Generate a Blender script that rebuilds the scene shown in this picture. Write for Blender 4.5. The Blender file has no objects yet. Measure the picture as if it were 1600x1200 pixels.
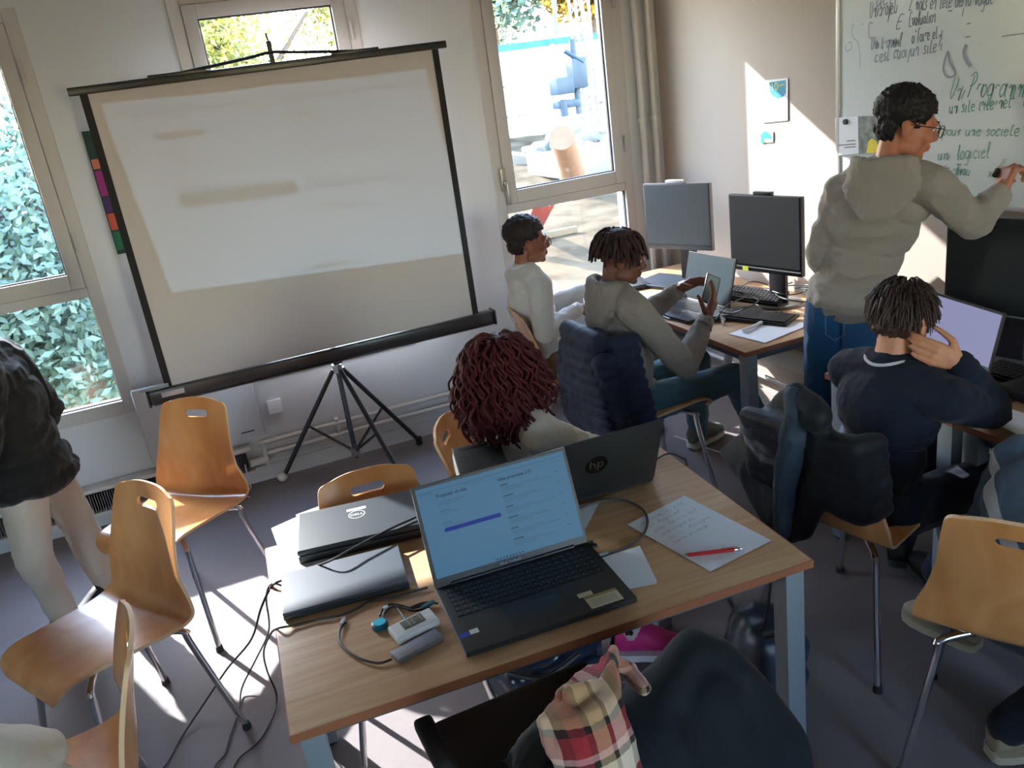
import bpy, bmesh, math, random
import numpy as np
from mathutils import Vector, Matrix, Quaternion, noise
random.seed(7)
SC = bpy.context.scene
COL = SC.collection
V = Vector
PI = math.pi

# ---------------------------------------------------------------- camera
YAW, PITCH, ROLL, FPX, CAMZ = 0.33925, 0.35124, -0.14095, 1324.3, 2.0
_f = V((math.sin(YAW)*math.cos(PITCH), math.cos(YAW)*math.cos(PITCH), -math.sin(PITCH)))
_r = V((math.cos(YAW), -math.sin(YAW), 0)); _u = _r.cross(_f)
CR = _r*math.cos(ROLL) + _u*math.sin(ROLL)
CU = -_r*math.sin(ROLL) + _u*math.cos(ROLL)
CAM = V((0, 0, CAMZ))
cd = bpy.data.cameras.new('camera'); cam = bpy.data.objects.new('camera', cd); COL.objects.link(cam)
cd.sensor_width = 36.0; cd.lens = FPX/1600*36.0; cd.clip_start = 0.05; cd.clip_end = 300
cam.matrix_world = Matrix(((CR.x, CU.x, -_f.x, CAM.x), (CR.y, CU.y, -_f.y, CAM.y), (CR.z, CU.z, -_f.z, CAM.z), (0, 0, 0, 1)))
SC.camera = cam

def at(px, py, X=None, Y=None, Z=None):
    """the real point seen at a photo pixel on a known vertical or horizontal plane"""
    d = _f + CR*((px-800)/FPX) - CU*((py-600)/FPX)
    if X is not None: t = X/d.x
    elif Y is not None: t = Y/d.y
    else: t = (Z-CAMZ)/d.z
    return CAM + d*t

# ---------------------------------------------------------------- light and exposure
SUN = V((0.43, -1.0, -0.614)).normalized()
world = bpy.data.worlds.new('world'); SC.world = world; world.use_nodes = True
wn = world.node_tree.nodes; wl = world.node_tree.links
bg = wn['Background']; sky = wn.new('ShaderNodeTexSky')
sky.sky_type = 'NISHITA'; sky.sun_disc = False; sky.sun_elevation = math.radians(29); sky.sun_rotation = -0.4
sky.air_density = 1.2; sky.dust_density = 0.4; sky.ozone_density = 1.0
tint = wn.new('ShaderNodeMix'); tint.data_type = 'RGBA'; tint.blend_type = 'MULTIPLY'; tint.inputs[0].default_value = 1.0; tint.inputs[7].default_value = (0.96, 0.965, 1.0, 1)
wl.new(sky.outputs[0], tint.inputs[6]); wl.new(tint.outputs[2], bg.inputs[0]); bg.inputs[1].default_value = 1.5
sl = bpy.data.lights.new('sun', 'SUN'); sun = bpy.data.objects.new('sun', sl); COL.objects.link(sun)
sl.energy = 7.5; sl.angle = math.radians(0.6); sl.color = (0.97, 0.98, 1.0)
sun.rotation_euler = SUN.to_track_quat('-Z', 'Y').to_euler()
SC.view_settings.view_transform = 'Standard'; SC.view_settings.look = 'None'
SC.view_settings.gamma = 1.0; SC.view_settings.use_curve_mapping = False
SC.view_settings.exposure = 1.5
SC.cycles.max_bounces = 8; SC.cycles.diffuse_bounces = 5; SC.cycles.sample_clamp_indirect = 6.0
SC.cycles.use_denoising = True

# ---------------------------------------------------------------- materials
def S(r, g, b):
    f = lambda c: ((c/255+0.055)/1.055)**2.4 if c > 10 else c/255/12.92
    return (f(r), f(g), f(b), 1.0)
_mats = {}
def mat(name, col=None, rough=0.6, metal=0.0, bump=0.0, bscale=60.0, var=0.0, vscale=6.0, coat=0.0, stretch=None, emit=None, es=1.0, spec=0.5, sheen=0.0):
    if name in _mats: return _mats[name]
    m = bpy.data.materials.new(name); m.use_nodes = True; nt = m.node_tree; N = nt.nodes; L = nt.links
    b = N['Principled BSDF']
    b.inputs['Base Color'].default_value = col; b.inputs['Roughness'].default_value = rough
    b.inputs['Metallic'].default_value = metal; b.inputs['Coat Weight'].default_value = coat
    b.inputs['Specular IOR Level'].default_value = spec; b.inputs['Sheen Weight'].default_value = sheen
    if emit: b.inputs['Emission Color'].default_value = emit; b.inputs['Emission Strength'].default_value = es
    tc = N.new('ShaderNodeTexCoord'); mp = N.new('ShaderNodeMapping'); L.new(tc.outputs['Object'], mp.inputs[0])
    if stretch: mp.inputs['Scale'].default_value = stretch
    if var > 0:
        n = N.new('ShaderNodeTexNoise'); n.inputs['Scale'].default_value = vscale; n.inputs['Detail'].default_value = 6
        L.new(mp.outputs[0], n.inputs['Vector'])
        r = N.new('ShaderNodeValToRGB'); L.new(n.outputs[0], r.inputs[0])
        r.color_ramp.elements[0].position = 0.3; r.color_ramp.elements[1].position = 0.7
        r.color_ramp.elements[0].color = tuple(c*(1-var) for c in col[:3])+(1,)
        r.color_ramp.elements[1].color = tuple(min(1, c*(1+var)) for c in col[:3])+(1,)
        L.new(r.outputs[0], b.inputs['Base Color'])
    if bump > 0:
        n = N.new('ShaderNodeTexNoise'); n.inputs['Scale'].default_value = bscale; n.inputs['Detail'].default_value = 3
        L.new(tc.outputs['Object'], n.inputs['Vector'])
        bp = N.new('ShaderNodeBump'); bp.inputs['Strength'].default_value = bump; bp.inputs['Distance'].default_value = 0.004
        L.new(n.outputs[0], bp.inputs['Height']); L.new(bp.outputs[0], b.inputs['Normal'])
    _mats[name] = m; return m
def wood(name, c1, c2, rough=0.35, st=(1.2, 14, 14), coat=0.15):
    if name in _mats: return _mats[name]
    m = mat(name, c1, rough, coat=coat, spec=0.5); nt = m.node_tree; N = nt.nodes; L = nt.links; b = N['Principled BSDF']
    tc = N.new('ShaderNodeTexCoord'); mp = N.new('ShaderNodeMapping'); mp.inputs['Scale'].default_value = st
    L.new(tc.outputs['Object'], mp.inputs[0])
    n = N.new('ShaderNodeTexNoise'); n.inputs['Scale'].default_value = 3; n.inputs['Detail'].default_value = 8; n.inputs['Distortion'].default_value = 0.6
    L.new(mp.outputs[0], n.inputs['Vector'])
    r = N.new('ShaderNodeValToRGB'); r.color_ramp.elements[0].position = 0.32; r.color_ramp.elements[1].position = 0.68
    r.color_ramp.elements[0].color = c2; r.color_ramp.elements[1].color = c1
    L.new(n.outputs[0], r.inputs[0]); L.new(r.outputs[0], b.inputs['Base Color'])
    return m
def glass(name, tint=(1, 1, 1, 1), refl=0.06):
    if name in _mats: return _mats[name]
    m = bpy.data.materials.new(name); m.use_nodes = True; N = m.node_tree.nodes; L = m.node_tree.links; N.clear()
    o = N.new('ShaderNodeOutputMaterial'); mx = N.new('ShaderNodeMixShader'); t = N.new('ShaderNodeBsdfTransparent'); g = N.new('ShaderNodeBsdfGlossy')
    t.inputs[0].default_value = tint; g.inputs['Roughness'].default_value = 0.02
    lw = N.new('ShaderNodeLayerWeight'); lw.inputs[0].default_value = 0.5
    pw = N.new('ShaderNodeMath'); pw.operation = 'POWER'; pw.inputs[1].default_value = 5.0; L.new(lw.outputs['Facing'], pw.inputs[0])
    fr = N.new('ShaderNodeMath'); fr.operation = 'MULTIPLY_ADD'; fr.inputs[1].default_value = 0.9; fr.inputs[2].default_value = 0.035; L.new(pw.outputs[0], fr.inputs[0])
    L.new(fr.outputs[0], mx.inputs[0]); L.new(t.outputs[0], mx.inputs[1]); L.new(g.outputs[0], mx.inputs[2]); L.new(mx.outputs[0], o.inputs[0])
    _mats[name] = m; return m
def emis(name, col, s=1.0):
    return mat(name, (0.01, 0.01, 0.01, 1), 0.45, emit=col, es=s, spec=0.15)

# ---------------------------------------------------------------- mesh tools
class MB:
    def __init__(s): s.v = []; s.f = []; s.m = []
    def add(s, vs, fs, mi=0):
        o = len(s.v); s.v += [V(p) for p in vs]; s.f += [tuple(i+o for i in f) for f in fs]; s.m += [mi]*len(fs); return s
    def box(s, c, d, rot=None, mi=0):
        c = V(c); h = V(d)/2; vs = []
        for z in (-1, 1):
            for x, y in ((-1, -1), (1, -1), (1, 1), (-1, 1)):
                p = V((x*h.x, y*h.y, z*h.z))
                vs.append(c + (rot @ p if rot else p))
        return s.add(vs, [(0, 3, 2, 1), (4, 5, 6, 7), (0, 1, 5, 4), (1, 2, 6, 5), (2, 3, 7, 6), (3, 0, 4, 7)], mi)
    def rbox(s, c, d, r=0.004, rot=None, mi=0, seg=2):
        bm = bmesh.new(); bmesh.ops.create_cube(bm, size=1)
        for v in bm.verts: v.co = V((v.co.x*d[0], v.co.y*d[1], v.co.z*d[2]))
        bmesh.ops.bevel(bm, geom=bm.edges[:], offset=r, segments=seg, affect='EDGES', profile=0.6)
        vs = [V(c) + (rot @ v.co if rot else v.co) for v in bm.verts]; bm.verts.ensure_lookup_table()
        fs = [tuple(v.index for v in f.verts) for f in bm.faces]; bm.free()
        return s.add(vs, fs, mi)
    def prism(s, poly, z0, z1, M=None, mi=0):
        n = len(poly); vs = [V((p[0], p[1], z0)) for p in poly] + [V((p[0], p[1], z1)) for p in poly]
        if M: vs = [M @ v for v in vs]
        return s.add(vs, [tuple(range(n-1, -1, -1)), tuple(range(n, 2*n))] + [(i, (i+1) % n, n+(i+1) % n, n+i) for i in range(n)], mi)
    def tube(s, pts, r, n=10, caps=True, mi=0):
        pts = [V(p) for p in pts]; k = len(pts); rs = r if hasattr(r, '__len__') else [r]*k
        t0 = (pts[1]-pts[0]).normalized(); a = t0.orthogonal().normalized(); vs = []
        for i in range(k):
            t = (pts[min(i+1, k-1)]-pts[max(i-1, 0)])
            t = t.normalized() if t.length > 1e-9 else t0
            a = (a - t*a.dot(t)); a = a.normalized() if a.length > 1e-6 else t.orthogonal().normalized(); b = t.cross(a)
            for j in range(n):
                w = 2*PI*j/n; vs.append(pts[i] + (a*math.cos(w)+b*math.sin(w))*rs[i])
        fs = [(i*n+j, i*n+(j+1) % n, (i+1)*n+(j+1) % n, (i+1)*n+j) for i in range(k-1) for j in range(n)]
        if caps: fs += [tuple(range(n-1, -1, -1)), tuple((k-1)*n+j for j in range(n))]
        return s.add(vs, fs, mi)
    def grid(s, P, mi=0, closed=False):
        """P rows of points; optional closed in the second direction"""
        R = len(P); C_ = len(P[0]); vs = [p for row in P for p in row]
        fs = [(i*C_+j, i*C_+(j+1) % C_, (i+1)*C_+(j+1) % C_, (i+1)*C_+j) for i in range(R-1) for j in range(C_ if closed else C_-1)]
        return s.add(vs, fs, mi)
    def loft(s, rings, caps=True, mi=0):
        n = len(rings[0]); o = len(s.v); s.grid(rings, mi, True)
        if caps:
            s.f += [tuple(o+i for i in range(n-1, -1, -1)), tuple(o+(len(rings)-1)*n+i for i in range(n))]; s.m += [mi, mi]
        return s
    def ell(s, c, r, rot=None, n=16, m=10, mi=0):
        c = V(c); rings = []
        for i in range(1, m):
            a = PI*i/m; rings.append([V((r[0]*math.sin(a)*math.cos(2*PI*j/n), r[1]*math.sin(a)*math.sin(2*PI*j/n), -r[2]*math.cos(a))) for j in range(n)])
        vs = [p for q in rings for p in q] + [V((0, 0, -r[2])), V((0, 0, r[2]))]
        if rot: vs = [rot @ p for p in vs]
        k = len(rings)
        fs = [(i*n+j, i*n+(j+1) % n, (i+1)*n+(j+1) % n, (i+1)*n+j) for i in range(k-1) for j in range(n)]
        fs += [(k*n, (j+1) % n, j) for j in range(n)] + [(k*n+1, (k-1)*n+j, (k-1)*n+(j+1) % n) for j in range(n)]
        return s.add([c+p for p in vs], fs, mi)
    def cap(s, a, b, ra, rb, n=14, mi=0):
        a = V(a); b = V(b); t = b-a; L = t.length; t = t.normalized() if L > 1e-6 else V((0, 0, 1))
        pts = []; rs = []
        for k in range(5):
            w = PI/2*(1-k/4)+0.0; pts.append(a - t*ra*math.sin(w)); rs.append(max(ra*math.cos(w), ra*0.05))
        for k in range(5):
            w = PI/2*k/4; pts.append(b + t*rb*math.sin(w)); rs.append(max(rb*math.cos(w), rb*0.05))
        return s.tube(pts, rs, n, True, mi)
    def chain(s, pts, rs, n=14):
        for i in range(len(pts)-1): s.cap(pts[i], pts[i+1], rs[i], rs[i+1], n)
        return s

def smooth_path(pts, k=6):
    pts = [V(p) for p in pts]; out = []
    for i in range(len(pts)-1):
        p0 = pts[max(i-1, 0)]; p1 = pts[i]; p2 = pts[i+1]; p3 = pts[min(i+2, len(pts)-1)]
        for j in range(k):
            t = j/k
            out.append(0.5*((2*p1)+(p2-p0)*t+(2*p0-5*p1+4*p2-p3)*t*t+(3*p1-p0-3*p2+p3)*t**3))
    out.append(pts[-1]); return out

def link(name, me, m, parent=None, loc=None):
    o = bpy.data.objects.new(name, me); COL.objects.link(o)
    if m is not None:
        for q in (m if isinstance(m, (list, tuple)) else [m]): me.materials.append(q)
    if parent: o.parent = parent
    if loc is not None: o.location = loc
    return o
def mesh_of(mb, name, smooth=True, angle=40):
    me = bpy.data.meshes.new(name); me.from_pydata([tuple(v) for v in mb.v], [], mb.f)
    me.polygons.foreach_set('material_index', mb.m); me.update()
    if smooth:
        me.polygons.foreach_set('use_smooth', [True]*len(me.polygons))
        if angle < 180: me.set_sharp_from_angle(angle=math.radians(angle))
    return me
def ob(name, mb, m, parent=None, base=None, smooth=True, angle=40):
    """base: world point subtracted from world-space vertices. For parents the parent's location is used when base is 'w'."""
    if base == 'w':
        sh = parent.location.copy() if parent else V((0, 0, 0))
        p = parent.parent if parent else None
        while p: sh += p.location; p = p.parent
        mb.v = [v - sh for v in mb.v]; return link(name, mesh_of(mb, name, smooth, angle), m, parent)
    if base is not None:
        b = V(base); mb.v = [v-b for v in mb.v]; return link(name, mesh_of(mb, name, smooth, angle), m, parent, b)
    return link(name, mesh_of(mb, name, smooth, angle), m, parent)
def tag(o, label=None, cat=None, group=None, kind=None):
    if label: o['label'] = label
    if cat: o['category'] = cat
    if group: o['group'] = group
    if kind: o['kind'] = kind
    return o
def thing(name, label, cat, loc=(0, 0, 0), rz=0.0, group=None):
    o = bpy.data.objects.new(name, None); COL.objects.link(o); o.location = loc; o.rotation_euler = (0, 0, rz); o.empty_display_size = 0.1
    return tag(o, label, cat, group)
def struct(name, mb, m, smooth=False):
    return tag(ob(name, mb, m, None, None, smooth), kind='structure')
def copy_tree(o, parent=None):
    c = o.copy(); COL.objects.link(c)
    if parent: c.parent = parent
    for ch in [x for x in SC.objects if x.parent == o]: copy_tree(ch, c)
    return c
def remesh(mb, name, vox, it=3, fac=0.5):
    me = bpy.data.meshes.new(name+'_src'); me.from_pydata([tuple(v) for v in mb.v], [], mb.f); me.update()
    bm = bmesh.new(); bm.from_mesh(me); bmesh.ops.recalc_face_normals(bm, faces=bm.faces[:]); bm.to_mesh(me); bm.free()
    o = bpy.data.objects.new('tmp', me); COL.objects.link(o)
    r = o.modifiers.new('r', 'REMESH'); r.mode = 'VOXEL'; r.voxel_size = vox; r.use_smooth_shade = True
    if it:
        s = o.modifiers.new('s', 'SMOOTH'); s.iterations = it; s.factor = fac
    dg = bpy.context.evaluated_depsgraph_get(); dg.update()
    out = bpy.data.meshes.new_from_object(o.evaluated_get(dg)); out.name = name
    bpy.data.objects.remove(o); bpy.data.meshes.remove(me); out.materials.clear()
    out.polygons.foreach_set('use_smooth', [True]*len(out.polygons))
    return out
def displace(me, fn):
    n = len(me.vertices); co = np.empty(n*3); no = np.empty(n*3)
    me.vertices.foreach_get('co', co); me.vertex_normals.foreach_get('vector', no)
    co = co.reshape(-1, 3); no = no.reshape(-1, 3)
    d = np.array([fn(V(c), V(q)) for c, q in zip(co, no)])
    co += no*d[:, None]; me.vertices.foreach_set('co', co.ravel()); me.update()
def folds(me, amp=0.008, sc=9.0, st=(1, 1, 1.6), seed=0.0, fine=0.0015):
    o = V((seed*3.1, seed*7.7, seed*1.3))
    def fn(p, q):
        w = V((p.x*st[0], p.y*st[1], p.z*st[2]))*sc + o
        a = noise.noise(w + V((noise.noise(w*0.6+o), noise.noise(w*0.7-o), 0))*0.8)
        return amp*(1-2.2*abs(a))*0.8 - amp*0.3 + fine*noise.noise(w*5)
    displace(me, fn)
def organic(name, me, m, parent, base=None):
    """link a baked world-space mesh under parent (or as a root at base)"""
    sh = V(base) if base is not None else parent.location.copy()
    if base is None:
        p = parent.parent
        while p: sh += p.location; p = p.parent
    me.transform(Matrix.Translation(-sh))
    return link(name, me, m, parent, sh if base is not None else None)

# single-stroke letters for handwriting
SF = {
'a': ['45,45 20,50 5,25 20,0 42,15 45,48 45,8 55,0'], 'b': ['10,95 10,0 35,5 45,28 30,50 10,38'], 'c': ['45,42 25,50 8,25 22,0 45,8'],
'd': ['45,42 20,50 6,22 22,0 44,14 48,95 46,8 55,0'], 'e': ['8,24 44,32 30,50 8,35 12,6 28,0 48,10'], 'f': ['45,88 30,95 20,75 18,0', '5,50 38,50'],
'g': ['45,45 20,50 6,28 20,5 42,18 46,46 42,-30 20,-38 8,-25'], 'i': ['12,48 12,8 22,0', '12,68 13,70'], 'j': ['20,48 18,-28 2,-34', '20,68 21,70'],
'l': ['10,20 28,80 20,95 12,70 14,6 26,0'], 'm': ['6,48 8,0', '8,32 22,50 30,36 30,0', '30,32 44,50 54,36 54,4 60,0'], 'n': ['6,48 8,0', '8,32 26,50 40,36 40,4 50,0'],
'o': ['26,50 8,38 8,12 26,0 42,14 42,38 26,50'], 'p': ['8,48 4,-40', '8,36 28,50 44,30 30,2 8,10'], 'q': ['44,44 22,50 8,26 20,0 42,14', '46,48 46,-40'],
'r': ['8,48 10,0', '10,30 22,48 38,46'], 's': ['40,44 22,50 12,38 36,16 24,0 6,6'], 't': ['20,80 16,8 30,0 38,6', '4,52 38,54'], 'u': ['8,48 8,10 24,0 40,16', '42,48 42,6 52,0'],
'v': ['6,48 22,0 42,50'], 'x': ['6,48 42,0', '40,48 6,0'], 'h': ['10,95 10,0', '10,30 26,50 40,36 40,0'],
'U': ['6,90 10,20 26,0 44,20 48,90', '48,60 54,0'], 'P': ['14,90 8,-4', '8,84 40,98 56,74 36,50 12,46'], 'E': ['50,90 14,88 10,4 50,6', '12,48 42,50'],
'T': ['4,88 56,94', '30,90 26,0'], "'": ['10,95 6,75'], '?': ['8,80 24,96 42,80 24,52 24,30', '24,6 25,4'], '2': ['6,78 24,95 40,78 6,4 46,4'], '.': ['8,4 10,2'], '-': ['8,40 40,44'], '1': ['6,70 24,95 24,0'], '7': ['6,90 42,92 18,0']}
_ACC = {'é': ('e', '18,66 34,82'), 'è': ('e', '34,66 18,82'), 'ê': ('e', '14,64 26,80 38,64'), 'à': ('a', '34,66 18,82')}
def strokes(text, h=1.0, slant=0.25, jit=0.04, seed=1):
    rnd = random.Random(seed); x = 0; out = []
    for ch in text:
        if ch == ' ': x += 0.45; continue
        ls = list(SF.get(_ACC[ch][0] if ch in _ACC else ch, []))
        if ch in _ACC: ls.append(_ACC[ch][1])
        mx = 0
        for l in ls:
            pl = []
            for q in l.split():
                a, b = q.split(','); a = float(a)/100; b = float(b)/100; mx = max(mx, a)
                pl.append(V(((x + a + b*slant + rnd.uniform(-jit, jit)*0.5)*h, (b + rnd.uniform(-jit, jit))*h, 0)))
            out.append(pl)
        x += mx + 0.07
    return out, x*h
def write(mb, text, M, h, w=0.004, fit=None, **kw):
    """ribbons of handwriting in the local xy plane of M; fit = total width"""
    ls, tot = strokes(text, h, **kw); k = (fit/tot) if fit else 1
    for l in ls:
        p = smooth_path([V((q.x*k, q.y, 0)) for q in l], 4) if len(l) > 2 else l
        L_ = []; R_ = []
        for i in range(len(p)):
            t = p[min(i+1, len(p)-1)]-p[max(i-1, 0)]
            t = t.normalized() if t.length > 1e-9 else V((1, 0, 0)); n_ = V((-t.y, t.x, 0))*w/2
            L_.append(M @ (p[i]+n_)); R_.append(M @ (p[i]-n_))
        mb.grid([L_, R_])
def text_mesh(body, size, name='text', align='LEFT', off=0.0):
    cu = bpy.data.curves.new(name, 'FONT'); cu.body = body; cu.size = size; cu.align_x = align; cu.offset = off
    o = bpy.data.objects.new(name, cu); COL.objects.link(o); dg = bpy.context.evaluated_depsgraph_get(); dg.update()
    me = bpy.data.meshes.new_from_object(o.evaluated_get(dg)); bpy.data.objects.remove(o); bpy.data.curves.remove(cu); me.materials.clear()
    return me
def add_text(mb, body, size, M, align='LEFT', mi=0, off=0.0):
    me = text_mesh(body, size, 'text', align, off)
    mb.add([M @ v.co for v in me.vertices], [tuple(p.vertices) for p in me.polygons], mi); bpy.data.meshes.remove(me)
# ================================================================ ROOM
XR, YA, XL, YF, ZC = 2.86, 4.70, -5.2, -2.6, 2.85
m_white = mat('wall_paint_white', S(194, 195, 197), 0.75, bump=0.06, bscale=180, spec=0.3)
m_taupe = mat('wall_paint_taupe', S(176, 163, 150), 0.75, bump=0.06, bscale=180, spec=0.3)
m_ceil = mat('ceiling_paint', S(205, 203, 198), 0.9)
m_frame = mat('window_frame_grey', S(176, 172, 168), 0.45)
m_glass = glass('window_glass')
m_black = mat('black_plastic', S(22, 22, 24), 0.45)
m_blackm = mat('black_metal', S(20, 20, 22), 0.35, spec=0.6)
m_chrome = mat('chrome', S(215, 215, 220), 0.16, metal=1.0)
m_alu = mat('grey_leg_metal', S(138, 146, 154), 0.4, metal=0.25)
m_whitep = mat('white_plastic', S(222, 224, 226), 0.4)
m_paper = mat('paper', S(226, 230, 236), 0.8)

# floor: grey brown vinyl with a faint fleck
m_floor = mat('vinyl_floor', S(120, 111, 110), 0.42, var=0.10, vscale=2.2, spec=0.45)
nt = m_floor.node_tree; n2 = nt.nodes.new('ShaderNodeTexNoise'); n2.inputs['Scale'].default_value = 30; n2.inputs['Detail'].default_value = 8
r2 = nt.nodes.new('ShaderNodeMapRange'); r2.inputs[3].default_value = 0.52; r2.inputs[4].default_value = 0.78
tcx = nt.nodes.new('ShaderNodeTexCoord'); nt.links.new(tcx.outputs['Object'], n2.inputs['Vector']); nt.links.new(n2.outputs[0], r2.inputs[0])
nt.links.new(r2.outputs[0], nt.nodes['Principled BSDF'].inputs['Roughness'])
struct('floor', MB().box(((XL+XR)/2, (YF+YA)/2, -0.05), (XR-XL+0.6, YA-YF+0.6, 0.1)), m_floor)
struct('ceiling', MB().box(((XL+XR)/2, (YF+YA)/2, ZC+0.05), (XR-XL+0.6, YA-YF+0.6, 0.1)), m_ceil)
struct('wall_right', MB().box((XR+0.1, (YF+YA)/2, ZC/2), (0.2, YA-YF+0.5, ZC)), m_taupe)
struct('wall_left', MB().box((XL-0.1, (YF+YA)/2, ZC/2), (0.2, YA-YF+0.5, ZC)), m_white)
w = MB(); xs = XL
FILL_WIN = [(-4.2, -2.9), (1.2, 2.3)]  # added openings in the unseen wall, letting in sky as frontal fill
for a, b in FILL_WIN:
    w.box(((xs+a)/2, YF-0.1, ZC/2), (a-xs, 0.2, ZC)); w.box(((a+b)/2, YF-0.1, 0.45), (b-a, 0.2, 0.9)); w.box(((a+b)/2, YF-0.1, (2.55+ZC)/2), (b-a, 0.2, ZC-2.55)); xs = b
w.box(((xs+XR)/2, YF-0.1, ZC/2), (XR-xs, 0.2, ZC))
struct('wall_front', w, m_white)
WIN = [(-1.36, -0.45), (0.19, 1.10), (1.72, 2.63)]
WZ0, WZ1, WT = 0.58, 2.56, 0.22
w = MB(); xs = XL
for a, b in WIN:
    w.box(((xs+a)/2, YA+WT/2, ZC/2), (a-xs, WT, ZC)); w.box(((a+b)/2, YA+WT/2, WZ0/2), (b-a, WT, WZ0)); w.box(((a+b)/2, YA+WT/2, (WZ1+ZC)/2), (b-a, WT, ZC-WZ1)); xs = b
w.box(((xs+XR)/2, YA+WT/2, ZC/2), (XR-xs, WT, ZC))
struct('wall_back', w, m_white)

def ring(mb, x0, x1, z0, z1, wl_, wr, wb, wt, y0, y1):
    yc, d = (y0+y1)/2, y1-y0
    mb.rbox(((x0+wl_/2), yc, (z0+z1)/2), (wl_, d, z1-z0), 0.004); mb.rbox(((x1-wr/2), yc, (z0+z1)/2), (wr, d, z1-z0), 0.004)
    mb.rbox(((x0+x1)/2, yc, z0+wb/2), (x1-x0-wl_-wr, d-0.002, wb), 0.004); mb.rbox(((x0+x1)/2, yc, z1-wt/2), (x1-x0-wl_-wr, d-0.002, wt), 0.004)
for k, (a, b) in enumerate(FILL_WIN):
    f = MB(); ring(f, a, b, 0.9, 2.55, 0.06, 0.06, 0.06, 0.06, YF-0.14, YF-0.06); f.rbox(((a+b)/2, YF-0.1, 1.725), (0.07, 0.08, 1.53), 0.004)
    w_ = struct('window_%d' % (k+11), f, m_frame); g = MB(); g.box(((a+b)/2, YF-0.11, 1.725), (b-a-0.1, 0.006, 1.55)); ob('pane', g, m_glass, w_, smooth=False)  # frame and glass of the added fill windows behind the camera
m_dark = mat('dark_gasket', S(48, 46, 46), 0.7)
for k, (a, b) in enumerate(WIN):
    f = MB(); ring(f, a, b, WZ0, WZ1, 0.06, 0.06, 0.075, 0.06, YA-0.012, YA+0.075)
    f.rbox(((a+b)/2, YA+0.032, 1.245), (b-a-0.12, 0.085, 0.05), 0.004)
    w_ = struct('window_%d' % (k+1), f, m_frame)
    s_ = MB(); ring(s_, a+0.062, b-0.062, 1.272, WZ1-0.062, 0.065, 0.065, 0.075, 0.065, YA-0.022, YA+0.05)
    sash = ob('sash', s_, m_frame, w_)
    g = MB(); g.box(((a+b)/2, YA+0.02, 1.93), (b-a-0.24, 0.006, 1.16)); ob('upper_pane', g, m_glass, sash, smooth=False)
    g = MB(); g.box(((a+b)/2, YA+0.04, 0.93), (b-a-0.10, 0.006, 0.56)); ob('lower_pane', g, m_glass, w_, smooth=False)
    g = MB(); ring(g, a+0.127, b-0.127, 1.346, WZ1-0.127, 0.008, 0.008, 0.008, 0.008, YA-0.004, YA+0.02)
    ring(g, a+0.06, b-0.06, WZ0+0.075, 1.221, 0.006, 0.006, 0.006, 0.006, YA+0.01, YA+0.035); ob('glazing_gasket', g, m_dark, w_, smooth=False)
    h = MB(); h.rbox((a+0.05, YA-0.034, 1.42), (0.034, 0.02, 0.13), 0.005); h.rbox((a+0.052, YA-0.056, 1.40), (0.024, 0.018, 0.024), 0.004); h.rbox((a+0.06, YA-0.066, 1.34), (0.02, 0.014, 0.13), 0.006)
    ob('window_handle', h, mat('handle_metal', S(150, 146, 142), 0.35, metal=0.6), sash)
    for z in (1.50, 2.30):
        h = MB(); h.tube([(b-0.045, YA-0.03, z-0.045), (b-0.045, YA-0.03, z+0.045)], 0.008, 10); ob('hinge', h, m_frame, sash)

# baseboard and pipes on the window wall
struct('baseboard_back', MB().box(((XL+XR)/2, YA-0.008, 0.045), (XR-XL-0.02, 0.016, 0.09)), m_white)
struct('baseboard_right', MB().box((XR-0.008, (YF+YA)/2-0.02, 0.05), (0.016, YA-YF-0.06, 0.10)), mat('baseboard_grey', S(170, 160, 150), 0.6))
m_pipe = mat('pipe_paint', S(198, 194, 188), 0.4)
p = thing('heating_pipes', 'pair of white painted heating pipes running low along the window wall', 'pipes', (1.0, YA-0.04, 0))
for dz in (0.235, 0.165):
    ob('pipe', MB().tube([(0.10, YA-0.035, dz), (2.72, YA-0.035, dz)], 0.013, 12), m_pipe, p, 'w')
for x in (0.55, 1.25, 2.0):
    ob('pipe_clip', MB().rbox((x, YA-0.022, 0.20), (0.02, 0.044, 0.12), 0.003), m_pipe, p, 'w')
p = thing('vertical_pipes', 'two white painted pipes rising in the corner beside the taupe wall', 'pipes', (2.75, YA-0.06, 0))
for x in (2.70, 2.785):
    q = ob('pipe', MB().tube([(x, YA-0.05, 0.0), (x, YA-0.05, ZC)], 0.018, 14), m_pipe, p, 'w')
    for z in (0.5, 1.62, 2.4): ob('pipe_collar', MB().tube([(x, YA-0.05, z-0.012), (x, YA-0.05, z+0.012)], 0.026, 14), m_pipe, q, 'w')

# finned convector low on the wall
m_fin = mat('convector_fins', S(120, 120, 122), 0.45, metal=0.4)
p = thing('convector', 'low white convector heater with dark vertical fins under the left window', 'heater', (-0.95, YA-0.06, 0))
f = MB()
x = -1.98
while x < 0.02: f.box((x, YA-0.06, 0.165), (0.003, 0.07, 0.10)); x += 0.0125
ob('fins', f, m_fin, p, 'w', smooth=False)
ob('top_rail', MB().rbox((-0.98, YA-0.05, 0.235), (2.06, 0.085, 0.022), 0.004), m_pipe, p, 'w')
ob('bottom_rail', MB().rbox((-0.98, YA-0.05, 0.10), (2.06, 0.09, 0.016), 0.003), m_pipe, p, 'w')
ob('backing', MB().box((-0.98, YA-0.018, 0.165), (2.0, 0.012, 0.11)), mat('dark_recess', S(60, 60, 62), 0.8), p, 'w')
ob('valve', MB().tube([(0.03, YA-0.06, 0.14), (0.13, YA-0.06, 0.14)], 0.022, 14).tube([(0.12, YA-0.06, 0.10), (0.12, YA-0.06, 0.23)], 0.012, 12), m_pipe, p, 'w')
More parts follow.
